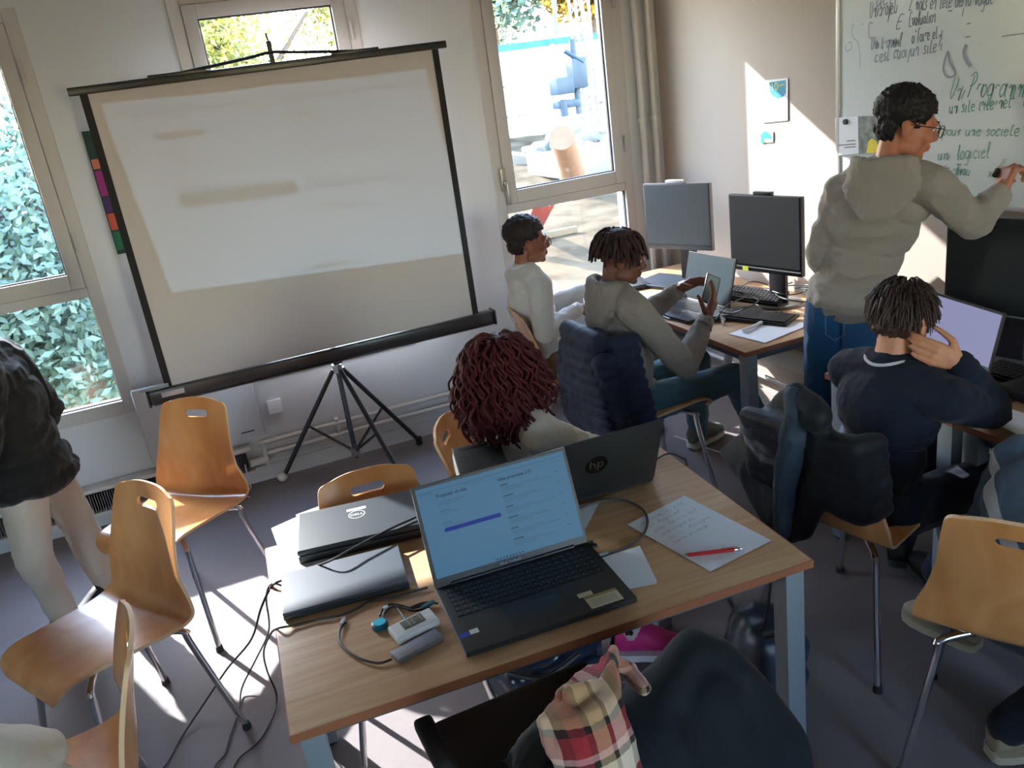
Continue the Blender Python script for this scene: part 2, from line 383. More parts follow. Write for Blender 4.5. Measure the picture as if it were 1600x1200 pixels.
ob('end_bracket', MB().tube([(0.0, YA-0.10, 0.16), (0.0, YA-0.11, 0.02), (-0.05, YA-0.16, 0.008), (-0.02, YA-0.2, 0.008)], 0.004, 8), m_pipe, p, 'w')
p = thing('radiator', 'flat grey white panel radiator on the wall under the projection screen', 'radiator', (-0.1, YA-0.04, 0.28))
ob('panel', MB().rbox((-0.155, YA-0.055, 0.50), (0.60, 0.04, 0.42), 0.012), mat('radiator_paint', S(186, 188, 192), 0.4), p, 'w')
ob('grille_slot', MB().rbox((0.06, YA-0.077, 0.335), (0.07, 0.004, 0.006), 0.001), m_dark, p, 'w')
for x in (-0.35, 0.05): ob('bracket', MB().box((x, YA-0.02, 0.5), (0.03, 0.04, 0.3)), m_pipe, p, 'w')
q = ob('wall_outlet', MB().rbox((0.235, YA-0.012, 0.42), (0.08, 0.024, 0.08), 0.006), m_whitep, None, (0.235, YA, 0.42)); tag(q, 'white square wall outlet between the radiator and the tripod', 'outlet')

# dado trunking and pipes on the right wall under the desks
p = thing('cable_trunking', 'white plastic cable trunking along the taupe wall below the desks', 'cable trunking', (XR-0.03, 2.2, 0.3))
ob('trunk', MB().rbox((XR-0.03, 2.0, 0.36), (0.05, 5.2, 0.10), 0.004), m_pipe, p, 'w'); ob('pipe', MB().tube([(XR-0.04, -0.6, 0.2), (XR-0.04, 4.6, 0.2)], 0.014, 12), m_pipe, p, 'w')
for y in (3.25, 2.75, 1.4): ob('socket', MB().rbox((XR-0.058, y, 0.36), (0.012, 0.08, 0.07), 0.003), m_whitep, p, 'w')

# ================================================================ OUTSIDE
GZ = -0.55
m_sand = mat('sandy_ground', S(94, 82, 66), 0.95, var=0.45, vscale=1.3, spec=0.0)
g_ = MB(); nx, ny = 60, 60; rows = []
for j in range(ny+1):
    y = 5.2 + (j/ny)**1.6*60; row = []
    for i in range(nx+1):
        x = -40 + i/nx*85; row.append(V((x, y, GZ + 0.16*noise.noise(V((x*0.5, y*0.5, 0))) + (0.5*max(0, noise.noise(V((x*0.18, y*0.18, 4)))) if y > 9 else 0))))
    rows.append(row)
g_.grid(rows); tag(ob('ground_outside', g_, m_sand, None, None), kind='structure')
# stones on the building site
rnd = random.Random(5)
m_hoard = mat('hoarding_white', S(172, 178, 182), 0.6)
h = thing('site_hoarding', 'tall white corrugated site hoarding seen through the right window', 'hoarding', (14, 30, GZ))
def corr(x0, x1, z0, z1, y):
    rows = [[], []]; n = int((x1-x0)/0.25)
    for i in range(n+1):
        yy = y + (0.05 if (i//2) % 2 else 0)
        rows[0].append(V((x0+(x1-x0)*i/n, yy, z0))); rows[1].append(V((x0+(x1-x0)*i/n, yy, z1)))
    rows.append([q+V((0, 0.06, 0)) for q in rows[1]]); rows.append([q+V((0, 0.06, 0)) for q in rows[0]]); return rows
for z0, z1 in ((GZ+0.1, GZ+0.95), (GZ+1.0, GZ+2.0), (GZ+2.05, GZ+3.2)):
    ob('corrugated_sheet', MB().grid(corr(4, 34, z0, z1, 30)), m_hoard, h, 'w', smooth=False)
for x in np.arange(4, 34, 2.5): ob('post', MB().box((x, 30.18, GZ+1.6), (0.12, 0.12, 3.3)), m_hoard, h, 'w')
q = ob('blue_netting', MB().grid(corr(4, 34, GZ+3.2, GZ+3.45, 30.3)), mat('blue_net', S(26, 84, 120), 0.7), None, (14, 30.3, GZ+3.2), smooth=False); tag(q, 'blue netting along the top of the white hoarding outside', 'netting')

def leaf_crown(mb, c, r, n, size, rnd, mi=0, hollow=0.40):
    for i in range(n):
        d = V((rnd.gauss(0, 1), rnd.gauss(0, 1), rnd.gauss(0, 1))).normalized()
        k = hollow + (1-hollow)*rnd.random()
        p_ = V(c) + V((d.x*r[0], d.y*r[1], d.z*r[2]))*k*(1+0.18*noise.noise(d*3))
        a = V((rnd.gauss(0, 1), rnd.gauss(0, 1), rnd.gauss(0, 1))).normalized(); b = a.orthogonal().normalized(); s_ = size*rnd.uniform(0.6, 1.4)
        mb.add([p_-a*s_, p_+b*s_*0.5, p_+a*s_, p_-b*s_*0.5], [(0, 1, 2, 3)], mi)
def leafmat(name, c1, c2):
    m = mat(name, c1, 0.6, var=0.01); r = [n for n in m.node_tree.nodes if n.type == 'VALTORGB'][0]
    r.color_ramp.elements[0].color = c1; r.color_ramp.elements[1].color = c2
    ns = [n for n in m.node_tree.nodes if n.type == 'TEX_NOISE'][0]; ns.inputs['Scale'].default_value = 3.5
    b = m.node_tree.nodes['Principled BSDF']; b.inputs['Subsurface Weight'].default_value = 0.0
    return m
m_leafy = leafmat('leaves_yellow_green', S(92, 108, 44), S(168, 150, 62)); m_leafg = leafmat('leaves_green', S(74, 98, 84), S(112, 138, 120)); m_leafo = leafmat('leaves_autumn', S(120, 118, 44), S(186, 140, 50))
m_bark = mat('bark', S(92, 78, 64), 0.9, bump=0.5, bscale=20)
def tree(name, label, x, y, h_, r, m, seed, n=2600, size=0.12, cat='tree', grp=None):
    rnd = random.Random(seed); t = thing(name, label, cat, (x, y, GZ), group=grp)
    tr = MB().tube(smooth_path([(x, y, GZ), (x+0.1, y, GZ+h_*0.4), (x-0.05, y+0.1, GZ+h_*0.8)], 5), [0.16]*6+[0.06]*5 if False else 0.12, 10)
    for k in range(7):
        a = rnd.uniform(0, 6.3); tr.tube([(x, y, GZ+h_*0.45+k*0.15), (x+math.cos(a)*r*0.6, y+math.sin(a)*r*0.6, GZ+h_*0.7+k*0.18)], [0.06, 0.02], 8)
    ob('trunk', tr, m_bark, t, 'w')
    cr = MB()
    for k in range(7):
        a = rnd.uniform(0, 6.3); q = rnd.uniform(0.2, 0.6)*r
        leaf_crown(cr, (x+math.cos(a)*q, y+math.sin(a)*q, GZ+h_*(0.72 if cat == 'tree' else 0.5)+rnd.uniform(-0.25, 0.3)*r), (r*0.62, r*0.62, r*(0.55 if cat == 'tree' else 0.85)), n//7, size, rnd)
    ob('crown', cr, m, t, 'w', smooth=False)
G = 'trees behind the white hoarding'
for i, (x, y, h_, r, m, l) in enumerate([(9.5, 36, 8.0, 3.2, m_leafy, 'yellow green tree above the left end of the white hoarding'), (14.5, 37, 8.5, 3.4, m_leafg, 'darker green tree behind the middle of the white hoarding'),
        (18.5, 35.5, 8.4, 3.2, m_leafo, 'golden autumn tree behind the hoarding near the drill mast'), (23.5, 37, 8.0, 3.2, m_leafy, 'yellow green tree behind the right end of the hoarding')]):
    tree('tree', l, x, y, h_, r, m, 10+i, 4200, 0.22, grp=G)
for i, (x, y, h_, r, m, l) in enumerate([(1.0, 11.5, 4.6, 1.9, m_leafy, 'yellow green tree seen above the projection screen, left part of the pane'), (3.5, 13.0, 5.0, 1.9, m_leafy, 'pale leafy tree seen above the projection screen, right part of the pane')]):
    tree('tree', l, x, y, h_, r, m, 30+i, 15000, 0.042, grp='trees seen above the screen')
for i, (x, y, h_, r, m, l) in enumerate([(-1.1, 7.9, 2.6, 1.15, m_leafg, 'green bush filling the left window, lower part'), (-2.0, 9.2, 3.4, 1.6, m_leafg, 'tall green bush behind the left window pane, top left'),
        (-0.6, 10.2, 3.4, 1.3, m_leafg, 'rounded green bush further back behind the left window')]):
    tree('bush', l, x, y, h_, r, m, 50+i, 17000, 0.045, 'bush', 'bushes outside the left window')
# light concrete slab, mound and drill rig on the site
m_conc = mat('pale_concrete', S(120, 118, 114), 0.85, var=0.08, vscale=2, spec=0.1)
q = ob('concrete_slab', MB().rbox((10.3, 19.5, GZ+0.25), (3.6, 2.2, 0.5), 0.05), m_conc, None, (10.3, 19.5, GZ)); tag(q, 'pale concrete slab on the building site outside', 'slab')
rb = MB()
for k in range(60):
    a = rnd.uniform(0, 6.3); q = rnd.uniform(0, 1)**0.7*2.6
    rb.rbox((11.5+math.cos(a)*q, 22+math.sin(a)*q*0.7, GZ+0.15+0.6*(1-q/2.6)), (rnd.uniform(.2, .7), rnd.uniform(.2, .7), rnd.uniform(.15, .5)), 0.04, Matrix.Rotation(rnd.uniform(0, 3), 3, V((rnd.random(), rnd.random(), 1)).normalized()), seg=1)
tag(ob('rubble_pile', rb, m_conc, None, (11.5, 22, GZ)), 'heap of pale concrete rubble on the building site', 'rubble', kind='stuff')
b0 = at(918, 150, Y=25.5); bx, by = b0.x, b0.y
rig = thing('drill_rig', 'blue drilling rig with a tall pale mast on the building site', 'drilling rig', (bx, by, GZ))
m_rb = mat('rig_blue', S(24, 50, 70), 0.5); m_rg = mat('rig_mast', S(120, 126, 134), 0.4, metal=0.3)
ms = MB()
for dx, dy in ((-.22, -.22), (.22, -.22), (.22, .22), (-.22, .22)): ms.box((bx+dx, by+dy, GZ+5.5), (0.07, 0.07, 11))
for k in range(26):
    z = GZ+0.4*k+0.3
    for s_ in (-1, 1): ms.tube([(bx-.22, by-.22*s_, z), (bx+.22, by-.22*s_, z+0.4)], 0.025, 6)
    ms.tube([(bx-.22, by-.22, z), (bx-.22, by+.22, z+.4)], 0.025, 6)
ob('mast', ms, m_rg, rig, 'w'); ob('rail', MB().tube([(bx+0.7, by, GZ), (bx+0.55, by, GZ+11)], 0.06, 8), m_rg, rig, 'w')
ob('rotary_head', MB().rbox((bx-0.45, by-0.3, GZ+2.2), (0.5, 0.5, 0.9), 0.06).rbox((bx-1.0, by-0.3, GZ+1.9), (0.6, 0.6, 0.5), 0.05).tube([(bx-0.5, by-0.3, GZ+1.0), (bx-0.5, by-0.3, GZ+3.2)], 0.1, 12).rbox((bx-0.9, by-0.3, GZ+1.35), (0.8, 0.4, 0.22), 0.04).tube([(bx-0.9, by-0.5, GZ+2.9), (bx-0.3, by-0.5, GZ+2.5)], 0.07, 8).tube([(bx-1.1, by-0.5, GZ+1.0), (bx-1.1, by-0.5, GZ+1.5)], 0.12, 10), m_rb, rig, 'w')
ob('hose', MB().tube(smooth_path([(bx-1.0, by-.3, GZ+3.4), (bx-1.2, by-1, GZ+4.6), (bx-0.4, by-.5, GZ+5), (bx-0.2, by-1.5, GZ+1.5), (bx-0.6, by-3, GZ+0.3), (bx+0.6, by-3.4, GZ+0.4), (bx+0.9, by-1, GZ+2.5)], 6), 0.06, 8), mat('grey_hose', S(110, 116, 122), 0.6), rig, 'w')
ob('track_base', MB().rbox((bx+0.2, by+0.9, GZ+0.35), (2.2, 1.4, 0.6), 0.12), mat('rig_grey', S(120, 126, 132), 0.6), rig, 'w')
a_ = at(858, 300, Z=GZ+1.2); b_ = at(832, 358, Z=GZ+0.15)
q = ob('red_barrier', MB().rbox(tuple((a_+b_)/2), ((a_-b_).length, 0.28, 0.06), 0.01, (b_-a_).to_track_quat('X', 'Z').to_matrix()), mat('barrier_red', S(170, 60, 60), 0.5), None, tuple(b_)); tag(q, 'red plank leaning on the sandy ground outside the right window', 'barrier')
a_ = at(878, 215, Z=GZ+1.3); b_ = at(900, 290, Z=GZ+0.2)
q = ob('clay_pipe', MB().tube([a_, a_*0.5+b_*0.5+V((0, 0, .05)), b_], [0.24, 0.25, 0.3], 16), mat('clay', S(120, 88, 68), 0.8, var=0.1), None, tuple(b_)); tag(q, 'thick tan concrete column with a white top lying on the building site', 'column')
a_ = at(815, 382, Z=GZ+0.05)
q = ob('wooden_beam', MB().rbox(tuple(a_+V((0.3, 0, .06))), (1.3, 0.1, 0.1), 0.01), mat('old_timber', S(100, 84, 64), 0.8), None, tuple(a_)); tag(q, 'short timber beam lying on the sand outside', 'beam')
# ================================================================ WHITEBOARD AND PAPERS ON THE RIGHT WALL
WBX = XR-0.022
WY1, WZB, WZT = 3.17, 1.27, 2.55
WY0 = 0.6
wb = thing('whiteboard', 'large wall-mounted whiteboard with green and grey handwriting behind the standing person', 'whiteboard', (XR-0.01, (WY0+WY1)/2, WZB))
ob('board_surface', MB().box((XR-0.011, (WY0+WY1)/2, (WZB+WZT)/2), (0.02, WY1-WY0-0.02, WZT-WZB-0.02)), mat('whiteboard_enamel', S(208, 214, 212), 0.22, spec=0.5), wb, 'w', smooth=False)
f = MB(); t_ = 0.022
f.rbox((XR-0.014, WY1-t_/2, (WZB+WZT)/2), (0.03, t_, WZT-WZB), 0.004).rbox((XR-0.014, WY0+t_/2, (WZB+WZT)/2), (0.03, t_, WZT-WZB), 0.004)
f.rbox((XR-0.014, (WY0+WY1)/2, WZB+t_/2), (0.03, WY1-WY0, t_), 0.004).rbox((XR-0.014, (WY0+WY1)/2, WZT-t_/2), (0.03, WY1-WY0, t_), 0.004)
ob('frame', f, mat('board_frame', S(190, 188, 184), 0.4, metal=0.3), wb, 'w')
XW = XR-0.0225
def board_M(px0, py0, px1, py1):
    a = at(px0, py0, X=XW); b = at(px1, py1, X=XW); ex = (b-a); L = ex.length; ex.normalize(); ez = V((-1, 0, 0)); ey = ez.cross(ex)
    return Matrix(((ex.x, ey.x, ez.x, a.x), (ex.y, ey.y, ez.y, a.y), (ex.z, ey.z, ez.z, a.z), (0, 0, 0, 1))), L
GREEN = [('Un', 1482, 152, 1500, 156, .085), ('Programme', 1510, 150, 1612, 152, .085), ('un site internet', 1482, 178, 1580, 168, .055),
         ('pour une société', 1472, 212, 1592, 212, .045), ('un', 1464, 250, 1482, 249, .05), ('logiciel', 1494, 250, 1546, 246, .06), ('et Travaux', 1468, 271, 1520, 275, .045)]
for i, (t, a, b, c, d, h_) in enumerate(GREEN):
    g_ = MB(); M, L = board_M(a, b, c, d); write(g_, t, M, h_, 0.0045 if i < 3 else 0.0038, fit=L, seed=i+3)
    ob('green_writing', g_, mat('marker_green', S(96, 150, 128), 0.6), wb, 'w', smooth=False)
GREY = [('Un projet', 1358, 28, 1400, 20, .065), ('2 mots en tête de la vague', 1420, 17, 1552, 6, .06), ('E', 1398, 46, 1408, 46, .06), ('Evaluation', 1420, 42, 1462, 34, .055), ('Un travail', 1360, 78, 1408, 72, .055),
        ('à faire et', 1424, 68, 1465, 60, .055), ("c'est quoi un site?", 1366, 98, 1470, 80, .06), ('EVAL', 1368, 10, 1396, 6, .08)]
for i, (t, a, b, c, d, h_) in enumerate(GREY):
    g_ = MB(); M, L = board_M(a, b, c, d); write(g_, t.replace('EVAL', 'uet'), M, h_, 0.004, fit=L, seed=i+23)
    ob('grey_writing', g_, mat('marker_grey', S(122, 130, 140), 0.6), wb, 'w', smooth=False)
def bline(pts, w_=0.006):
    g_ = MB()
    P_ = [at(a, b, X=XW-0.001) for a, b in pts]; P_ = smooth_path(P_, 5) if len(P_) > 2 else P_
    A = []; B = []
    for i in range(len(P_)):
        t = (P_[min(i+1, len(P_)-1)]-P_[max(i-1, 0)]).normalized(); n_ = V((1, 0, 0)).cross(t)*w_/2; A.append(P_[i]+n_); B.append(P_[i]-n_)
    g_.grid([A, B]); ob('drawn_mark', g_, mat('marker_faint', S(140, 146, 156), 0.6), wb, 'w', smooth=False)
bline([(1481, 80), (1476, 95), (1474, 110), (1480, 120), (1490, 119), (1492, 112), (1484, 97), (1482, 80)], 0.008); bline([(1510, 70), (1506, 82), (1510, 95), (1517, 104)], 0.014)
bline([(1565, 57), (1600, 52)], 0.005); bline([(1334, 36), (1331, 48), (1333, 58), (1340, 66), (1343, 80), (1344, 105)], 0.003); bline([(1346, 37), (1348, 38)], 0.005)
bline([(1364, 36), (1358, 37), (1358, 58), (1366, 58)], 0.004); bline([(1324, 68), (1330, 66), (1330, 76), (1322, 80), (1322, 70)], 0.003)

def wall_quad(px, X, th=0.0015):
    P_ = [at(a, b, X=X) for a, b in px]; m = MB(); n = V((-th, 0, 0)); m.add(P_+[p_+n for p_ in P_], [(3, 2, 1, 0), (4, 5, 6, 7), (0, 1, 5, 4), (1, 2, 6, 5), (2, 3, 7, 6), (3, 0, 4, 7)]); return m, P_
# leaflet with shield shaped blue logo in the sun patch
m, P_ = wall_quad([(1190, 126), (1231, 122), (1231, 188), (1191, 192)], XR-0.004)
ps = ob('leaflet', m, m_paper, None, P_[3], smooth=False); tag(ps, 'small white leaflet with a teal shield emblem taped on the taupe wall, half in sunlight', 'leaflet')
def leafp(u_, v_): return P_[0].lerp(P_[1], u_).lerp(P_[3].lerp(P_[2], u_), v_) + V((-0.003, 0, 0))
sh = MB(); pts = [leafp(.32, .06), leafp(.93, .04), leafp(.93, .34), leafp(.84, .42), leafp(.64, .46), leafp(.44, .38), leafp(.32, .26)]; sh.add(pts, [tuple(range(7))]); ob('emblem', sh, mat('teal_print', S(30, 130, 156), 0.6), ps, 'w', smooth=False)
ex = (leafp(1, 0)-leafp(0, 0)).normalized(); ey = V((-1, 0, 0)).cross(ex)
def wallM(o_): return Matrix(((ex.x, ey.x, -1, o_.x), (ex.y, ey.y, 0, o_.y), (ex.z, ey.z, 0, o_.z), (0, 0, 0, 1)))
tx = MB(); add_text(tx, '10', 0.055, wallM(leafp(.38, .26)+V((-.001, 0, 0)))); ob('emblem_lettering', tx, mat('pale_yellow_print', S(206, 214, 140), 0.6), ps, 'w', smooth=False)
sh = MB(); sh.add([leafp(.62, .14), leafp(.9, .11), leafp(.9, .16), leafp(.62, .19)], [(0, 1, 2, 3)]); ob('emblem_line', sh, mat('pale_yellow_print', None), ps, 'w', smooth=False)
m, Q_ = wall_quad([(1188, 206), (1208, 205), (1208, 222), (1188, 223)], XR-0.004)
q = ob('sticker', m, m_paper, None, Q_[3], smooth=False); tag(q, 'small white label with a cyan wave mark on the sunlit part of the wall', 'label')
c = (Q_[0]+Q_[2])/2+V((-.003, 0, 0)); dY = (Q_[1]-Q_[0]); dZ = V((0, 0, 1))*0.06
sh = MB(); sh.add([c-dY*.45-dZ*.5, c-dY*.45+dZ*.2, c-dY*.1+dZ*.5, c+dY*.2+dZ*.35, c+dY*.5-dZ*.2, c-dY*.2-dZ*.1, c-dY*.2-dZ*.5], [(0, 1, 5, 6), (1, 2, 3, 5), (3, 4, 5)]); ob('wave_mark', sh, mat('cyan_print', S(20, 200, 210), 0.6), q, 'w', smooth=False)
# folded flyer on the board corner
m, P_ = wall_quad([(1305, 184), (1341, 182), (1342, 240), (1307, 243)], XW-0.004)
fl = ob('flyer', m, m_paper, None, P_[3], smooth=False); tag(fl, 'open flyer held by a magnet at the lower left corner of the whiteboard', 'flyer')
m, R_ = wall_quad([(1341, 182), (1378, 180), (1378, 238), (1342, 240)], XW-0.004)
ob('photo_panel', m, mat('flyer_photo', S(120, 126, 122), 0.6, var=0.5, vscale=34), fl, 'w', smooth=False)
def rp(u_, v_, dx=-0.003): return R_[0].lerp(R_[1], u_).lerp(R_[3].lerp(R_[2], u_), v_) + V((dx, 0, 0))
sh = MB(); sh.add([rp(.35, 1), rp(.45, .68), rp(.6, .6), rp(.82, .7), rp(.9, 1)], [(0, 1, 2, 3, 4)]); ob('yellow_figure', sh, mat('flyer_yellow', S(226, 206, 50), 0.6), fl, 'w', smooth=False)
def fp(u_, v_, dx=-0.003): return P_[0].lerp(P_[1], u_).lerp(P_[3].lerp(P_[2], u_), v_) + V((dx, 0, 0))
sh = MB()
for v_, a_, b_ in ((.62, .5, .88), (.72, .12, .9), (.79, .4, .9)):
    sh.add([fp(a_, v_), fp(b_, v_), fp(b_, v_+.025), fp(a_, v_+.025)], [(0, 1, 2, 3)])
ob('print_lines', sh, mat('ink', S(90, 92, 104), 0.7), fl, 'w', smooth=False)
q = ob('magnet', MB().tube([fp(.5, .12, -.001), fp(.5, .12, -.012)], 0.012, 16), m_black, None, fp(.5, .12)); tag(q, 'round black magnet holding the white flyer', 'magnet')

# colourful poster half hidden behind the projection screen
p0 = at(134, 205, Y=YA-0.004); p1 = at(188, 397, Y=YA-0.004)
ps = ob('poster', MB().box((p0.x+0.30, YA-0.003, (p0.z+p1.z)/2), (0.64, 0.004, p0.z-p1.z)), mat('poster_dark_green', S(24, 58, 48), 0.6), None, (p0.x+0.32, YA-0.003, p1.z), smooth=False)
tag(ps, 'dark poster with magenta, purple, orange and green blocks on the wall behind the screen edge', 'poster')
H_ = p0.z-p1.z
for nm, v0, v1, c_ in (('orange_block', .22, .30, S(214, 120, 96)), ('magenta_block', .31, .52, S(160, 40, 120)), ('purple_block', .53, .66, S(70, 40, 96)), ('red_orange_block', .66, .80, S(206, 84, 60)), ('green_block', .81, .97, S(20, 104, 64))):
    ob(nm, MB().box((p0.x+0.29, YA-0.006, p0.z-H_*(v0+v1)/2), (0.61, 0.002, H_*(v1-v0)*0.96)), mat(nm, c_, 0.6), ps, 'w', smooth=False)

# ================================================================ PROJECTION SCREEN
SY = 4.44
c00, c10, c01, c11 = at(125, 148, Y=SY), at(684, 76, Y=SY), at(256, 602, Y=SY), at(748, 492, Y=SY)
sx0, sx1 = (c00.x+c01.x)/2, (c10.x+c11.x)/2; sz1, sz0 = (c00.z+c10.z)/2, (c01.z+c11.z)/2
scx = (sx0+sx1)/2
scr = thing('projection_screen', 'tripod projection screen with black borders showing a faint projected web page', 'projection screen', (scx, SY, 0))
def wav(x, z): return 0.004*math.sin((x-sx0)*9)*(z-sz0)/(sz1-sz0)
rows = [[V((sx0+(sx1-sx0)*i/40, SY+wav(sx0+(sx1-sx0)*i/40, sz0+(sz1-sz0)*j/12), sz0+(sz1-sz0)*j/12)) for i in range(41)] for j in range(13)]
fab = MB().grid(rows); fab.grid([[q+V((0, 0.002, 0)) for q in r_] for r_ in rows][::-1])
ob('screen_fabric', fab, mat('screen_fabric', S(194, 186, 182), 0.85), scr, 'w')
bw = 0.034
for xx in (sx0+bw/2, sx1-bw/2):
    bd = MB().grid([[V((xx+dx, SY-0.002+wav(xx, sz0+(sz1-sz0)*j/12), sz0+(sz1-sz0)*j/12)) for dx in (-bw/2, bw/2)] for j in range(13)]); ob('black_border', bd, mat('border_black', S(30, 26, 26), 0.8), scr, 'w')
ob('top_bar', MB().rbox((scx, SY, sz1+0.016), (sx1-sx0+0.09, 0.028, 0.036), 0.006), m_blackm, scr, 'w')
hd = MB().tube(smooth_path([(scx-0.42, SY, sz1+0.035), (scx-0.1, SY, sz1+0.065), (scx+0.02, SY, sz1+0.078), (scx+0.14, SY, sz1+0.065), (scx+0.44, SY, sz1+0.035)], 5), 0.008, 8)
hd.rbox((scx-0.42, SY, sz1+0.036), (0.26, 0.03, 0.016), 0.004).rbox((scx+0.42, SY, sz1+0.036), (0.24, 0.03, 0.016), 0.004)
ob('carry_handle', hd, m_blackm, scr, 'w')
ob('hook', MB().tube([(scx+0.02, SY+0.01, sz1+0.03), (scx+0.02, SY+0.01, sz1+0.13)], 0.013, 10).tube([(scx+0.02, SY+0.01, sz1+0.13), (scx+0.015, SY, sz1+0.165)], 0.005, 8), m_blackm, scr, 'w')
hs = MB().rbox((scx, SY+0.01, sz0-0.04), (sx1-sx0+0.17, 0.075, 0.075), 0.014)
hs.rbox((scx, SY-0.03, sz0-0.072), (sx1-sx0+0.14, 0.012, 0.008), 0.002)
hsg = ob('housing', hs, mat('housing_brown_black', S(40, 36, 38), 0.3, spec=0.6), scr, 'w')
ob('housing_end_cap', MB().rbox((sx0-0.088, SY+0.01, sz0-0.04), (0.014, 0.085, 0.085), 0.006), m_black, scr, 'w'); ob('housing_end_cap', MB().rbox((sx1+0.088, SY+0.01, sz0-0.04), (0.014, 0.085, 0.085), 0.006), m_black, scr, 'w')
ob('lever', MB().rbox((sx0-0.05, SY-0.01, sz0+0.012), (0.14, 0.02, 0.018), 0.006), mat('grey_plastic', S(150, 160, 164), 0.4), scr, 'w')
lb = ob('type_label', MB().box((sx0+0.03, SY-0.0285, sz0-0.03), (0.11, 0.002, 0.026), Matrix.Rotation(0, 3, 'Y')), mat('label_grey', S(180, 170, 172), 0.5), scr, 'w', smooth=False)
# tripod
pX, pY = scx+0.02, SY+0.065
hub = V((pX, pY, 0.60))
ob('pole', MB().tube([(pX, pY, 0.06), (pX, pY, sz1+0.05)], 0.014, 14), mat('pole_steel', S(110, 118, 126), 0.25, metal=0.8), scr, 'w')
ob('pole_collar', MB().tube([(pX, pY, 0.70), (pX, pY, 0.715)], 0.034, 18).tube([(pX, pY, 0.585), (pX, pY, 0.63)], 0.028, 18).tube([(pX, pY, 0.63), (pX, pY, 0.70)], 0.018, 14), m_chrome, scr, 'w')
ob('saddle', MB().rbox((pX, pY-0.02, sz0-0.085), (0.05, 0.09, 0.03), 0.006), m_blackm, scr, 'w')
fl_ = at(443, 742, Z=0.02); fr_ = at(655, 690, Z=0.02); ff_ = V((pX+0.16, pY-0.60, 0.015))
fl_.y = min(fl_.y, 4.6); fr_.y = min(fr_.y, 4.6)
slid = V((pX, pY, 0.10))
for k, ft in enumerate((fl_, fr_, ff_)):
    lg = ob('leg', MB().tube([hub+V(((ft.x-pX)*0.06, (ft.y-pY)*.06, 0)), ft+V((0, 0, .01))], 0.013, 12), mat('leg_black_paint', S(38, 40, 44), 0.3, spec=0.6), scr, 'w')
    if k == 0: ob('tennis_ball_foot', MB().ell(ft+V((-0.01, 0, 0.012)), (0.03, 0.03, 0.03)), mat('ball_grey', S(204, 202, 196), 0.7), lg, 'w')
    else: ob('rubber_foot', MB().tube([ft+V((0, 0, 0.03)), ft-V((0, 0, 0.012))], [0.018, 0.021], 12), m_black, lg, 'w')
    mid = hub.lerp(ft, 0.52); ob('brace', MB().tube([mid, slid], 0.008, 8), m_blackm, lg, 'w')
ob('brace_collar', MB().tube([slid-V((0, 0, .02)), slid+V((0, 0, .025))], 0.025, 14), m_chrome, scr, 'w')
# ================================================================ CHAIRS
m_ply = wood('beech_plywood', S(222, 162, 104), S(202, 136, 80), 0.24, (3, 3, 1.2), 0.35)
m_plyedge = mat('plywood_edge', S(226, 190, 150), 0.45)
m_blackcap = mat('foot_cap', S(30, 30, 32), 0.6)
def shell_point(s, u):
    """s 0 front edge .. 1 top of back, u -1..1"""
    prof = [(0.225, 0.415), (0.215, 0.438), (0.17, 0.452), (0.08, 0.448), (-0.02, 0.440), (-0.10, 0.436), (-0.155, 0.443), (-0.190, 0.470), (-0.208, 0.515), (-0.222, 0.58), (-0.238, 0.66), (-0.258, 0.74), (-0.275, 0.80), (-0.286, 0.835)]
    wid = [0.165, 0.178, 0.186, 0.192, 0.20, 0.212, 0.224, 0.230, 0.224, 0.200, 0.180, 0.170, 0.160, 0.150]
    t = s*(len(prof)-1); i = min(int(t), len(prof)-2); k = t-i
    def cr(a):
        p0, p1, p2, p3 = a[max(i-1, 0)], a[i], a[i+1], a[min(i+2, len(a)-1)]
        return 0.5*((2*p1)+(p2-p0)*k+(2*p0-5*p1+4*p2-p3)*k*k+(3*p1-p0-3*p2+p3)*k**3)
    x = cr([p[0] for p in prof]); z = cr([p[1] for p in prof]); w_ = cr(wid)
    back = min(1, max(0, (s-0.5)/0.2)); seat = 1-back
    # rounded corners
    e = 1.0
    if s > 0.90: q = (s-0.90)/0.10; w_ *= 1-0.16*q*q*q
    if s < 0.10: q = (0.10-s)/0.10; w_ *= 1-0.16*q*q
    x += back*0.034*u*u*(1-0.65*max(0, (s-0.7)/0.3)); z += seat*0.014*u*u*(1 if s > 0.1 else s*10)
    if s > 0.90: q = (s-0.90)/0.10; z -= 0.016*q*q*abs(u)**3; x += 0.006*q*q*abs(u)**3
    return V((x, u*w_, z))
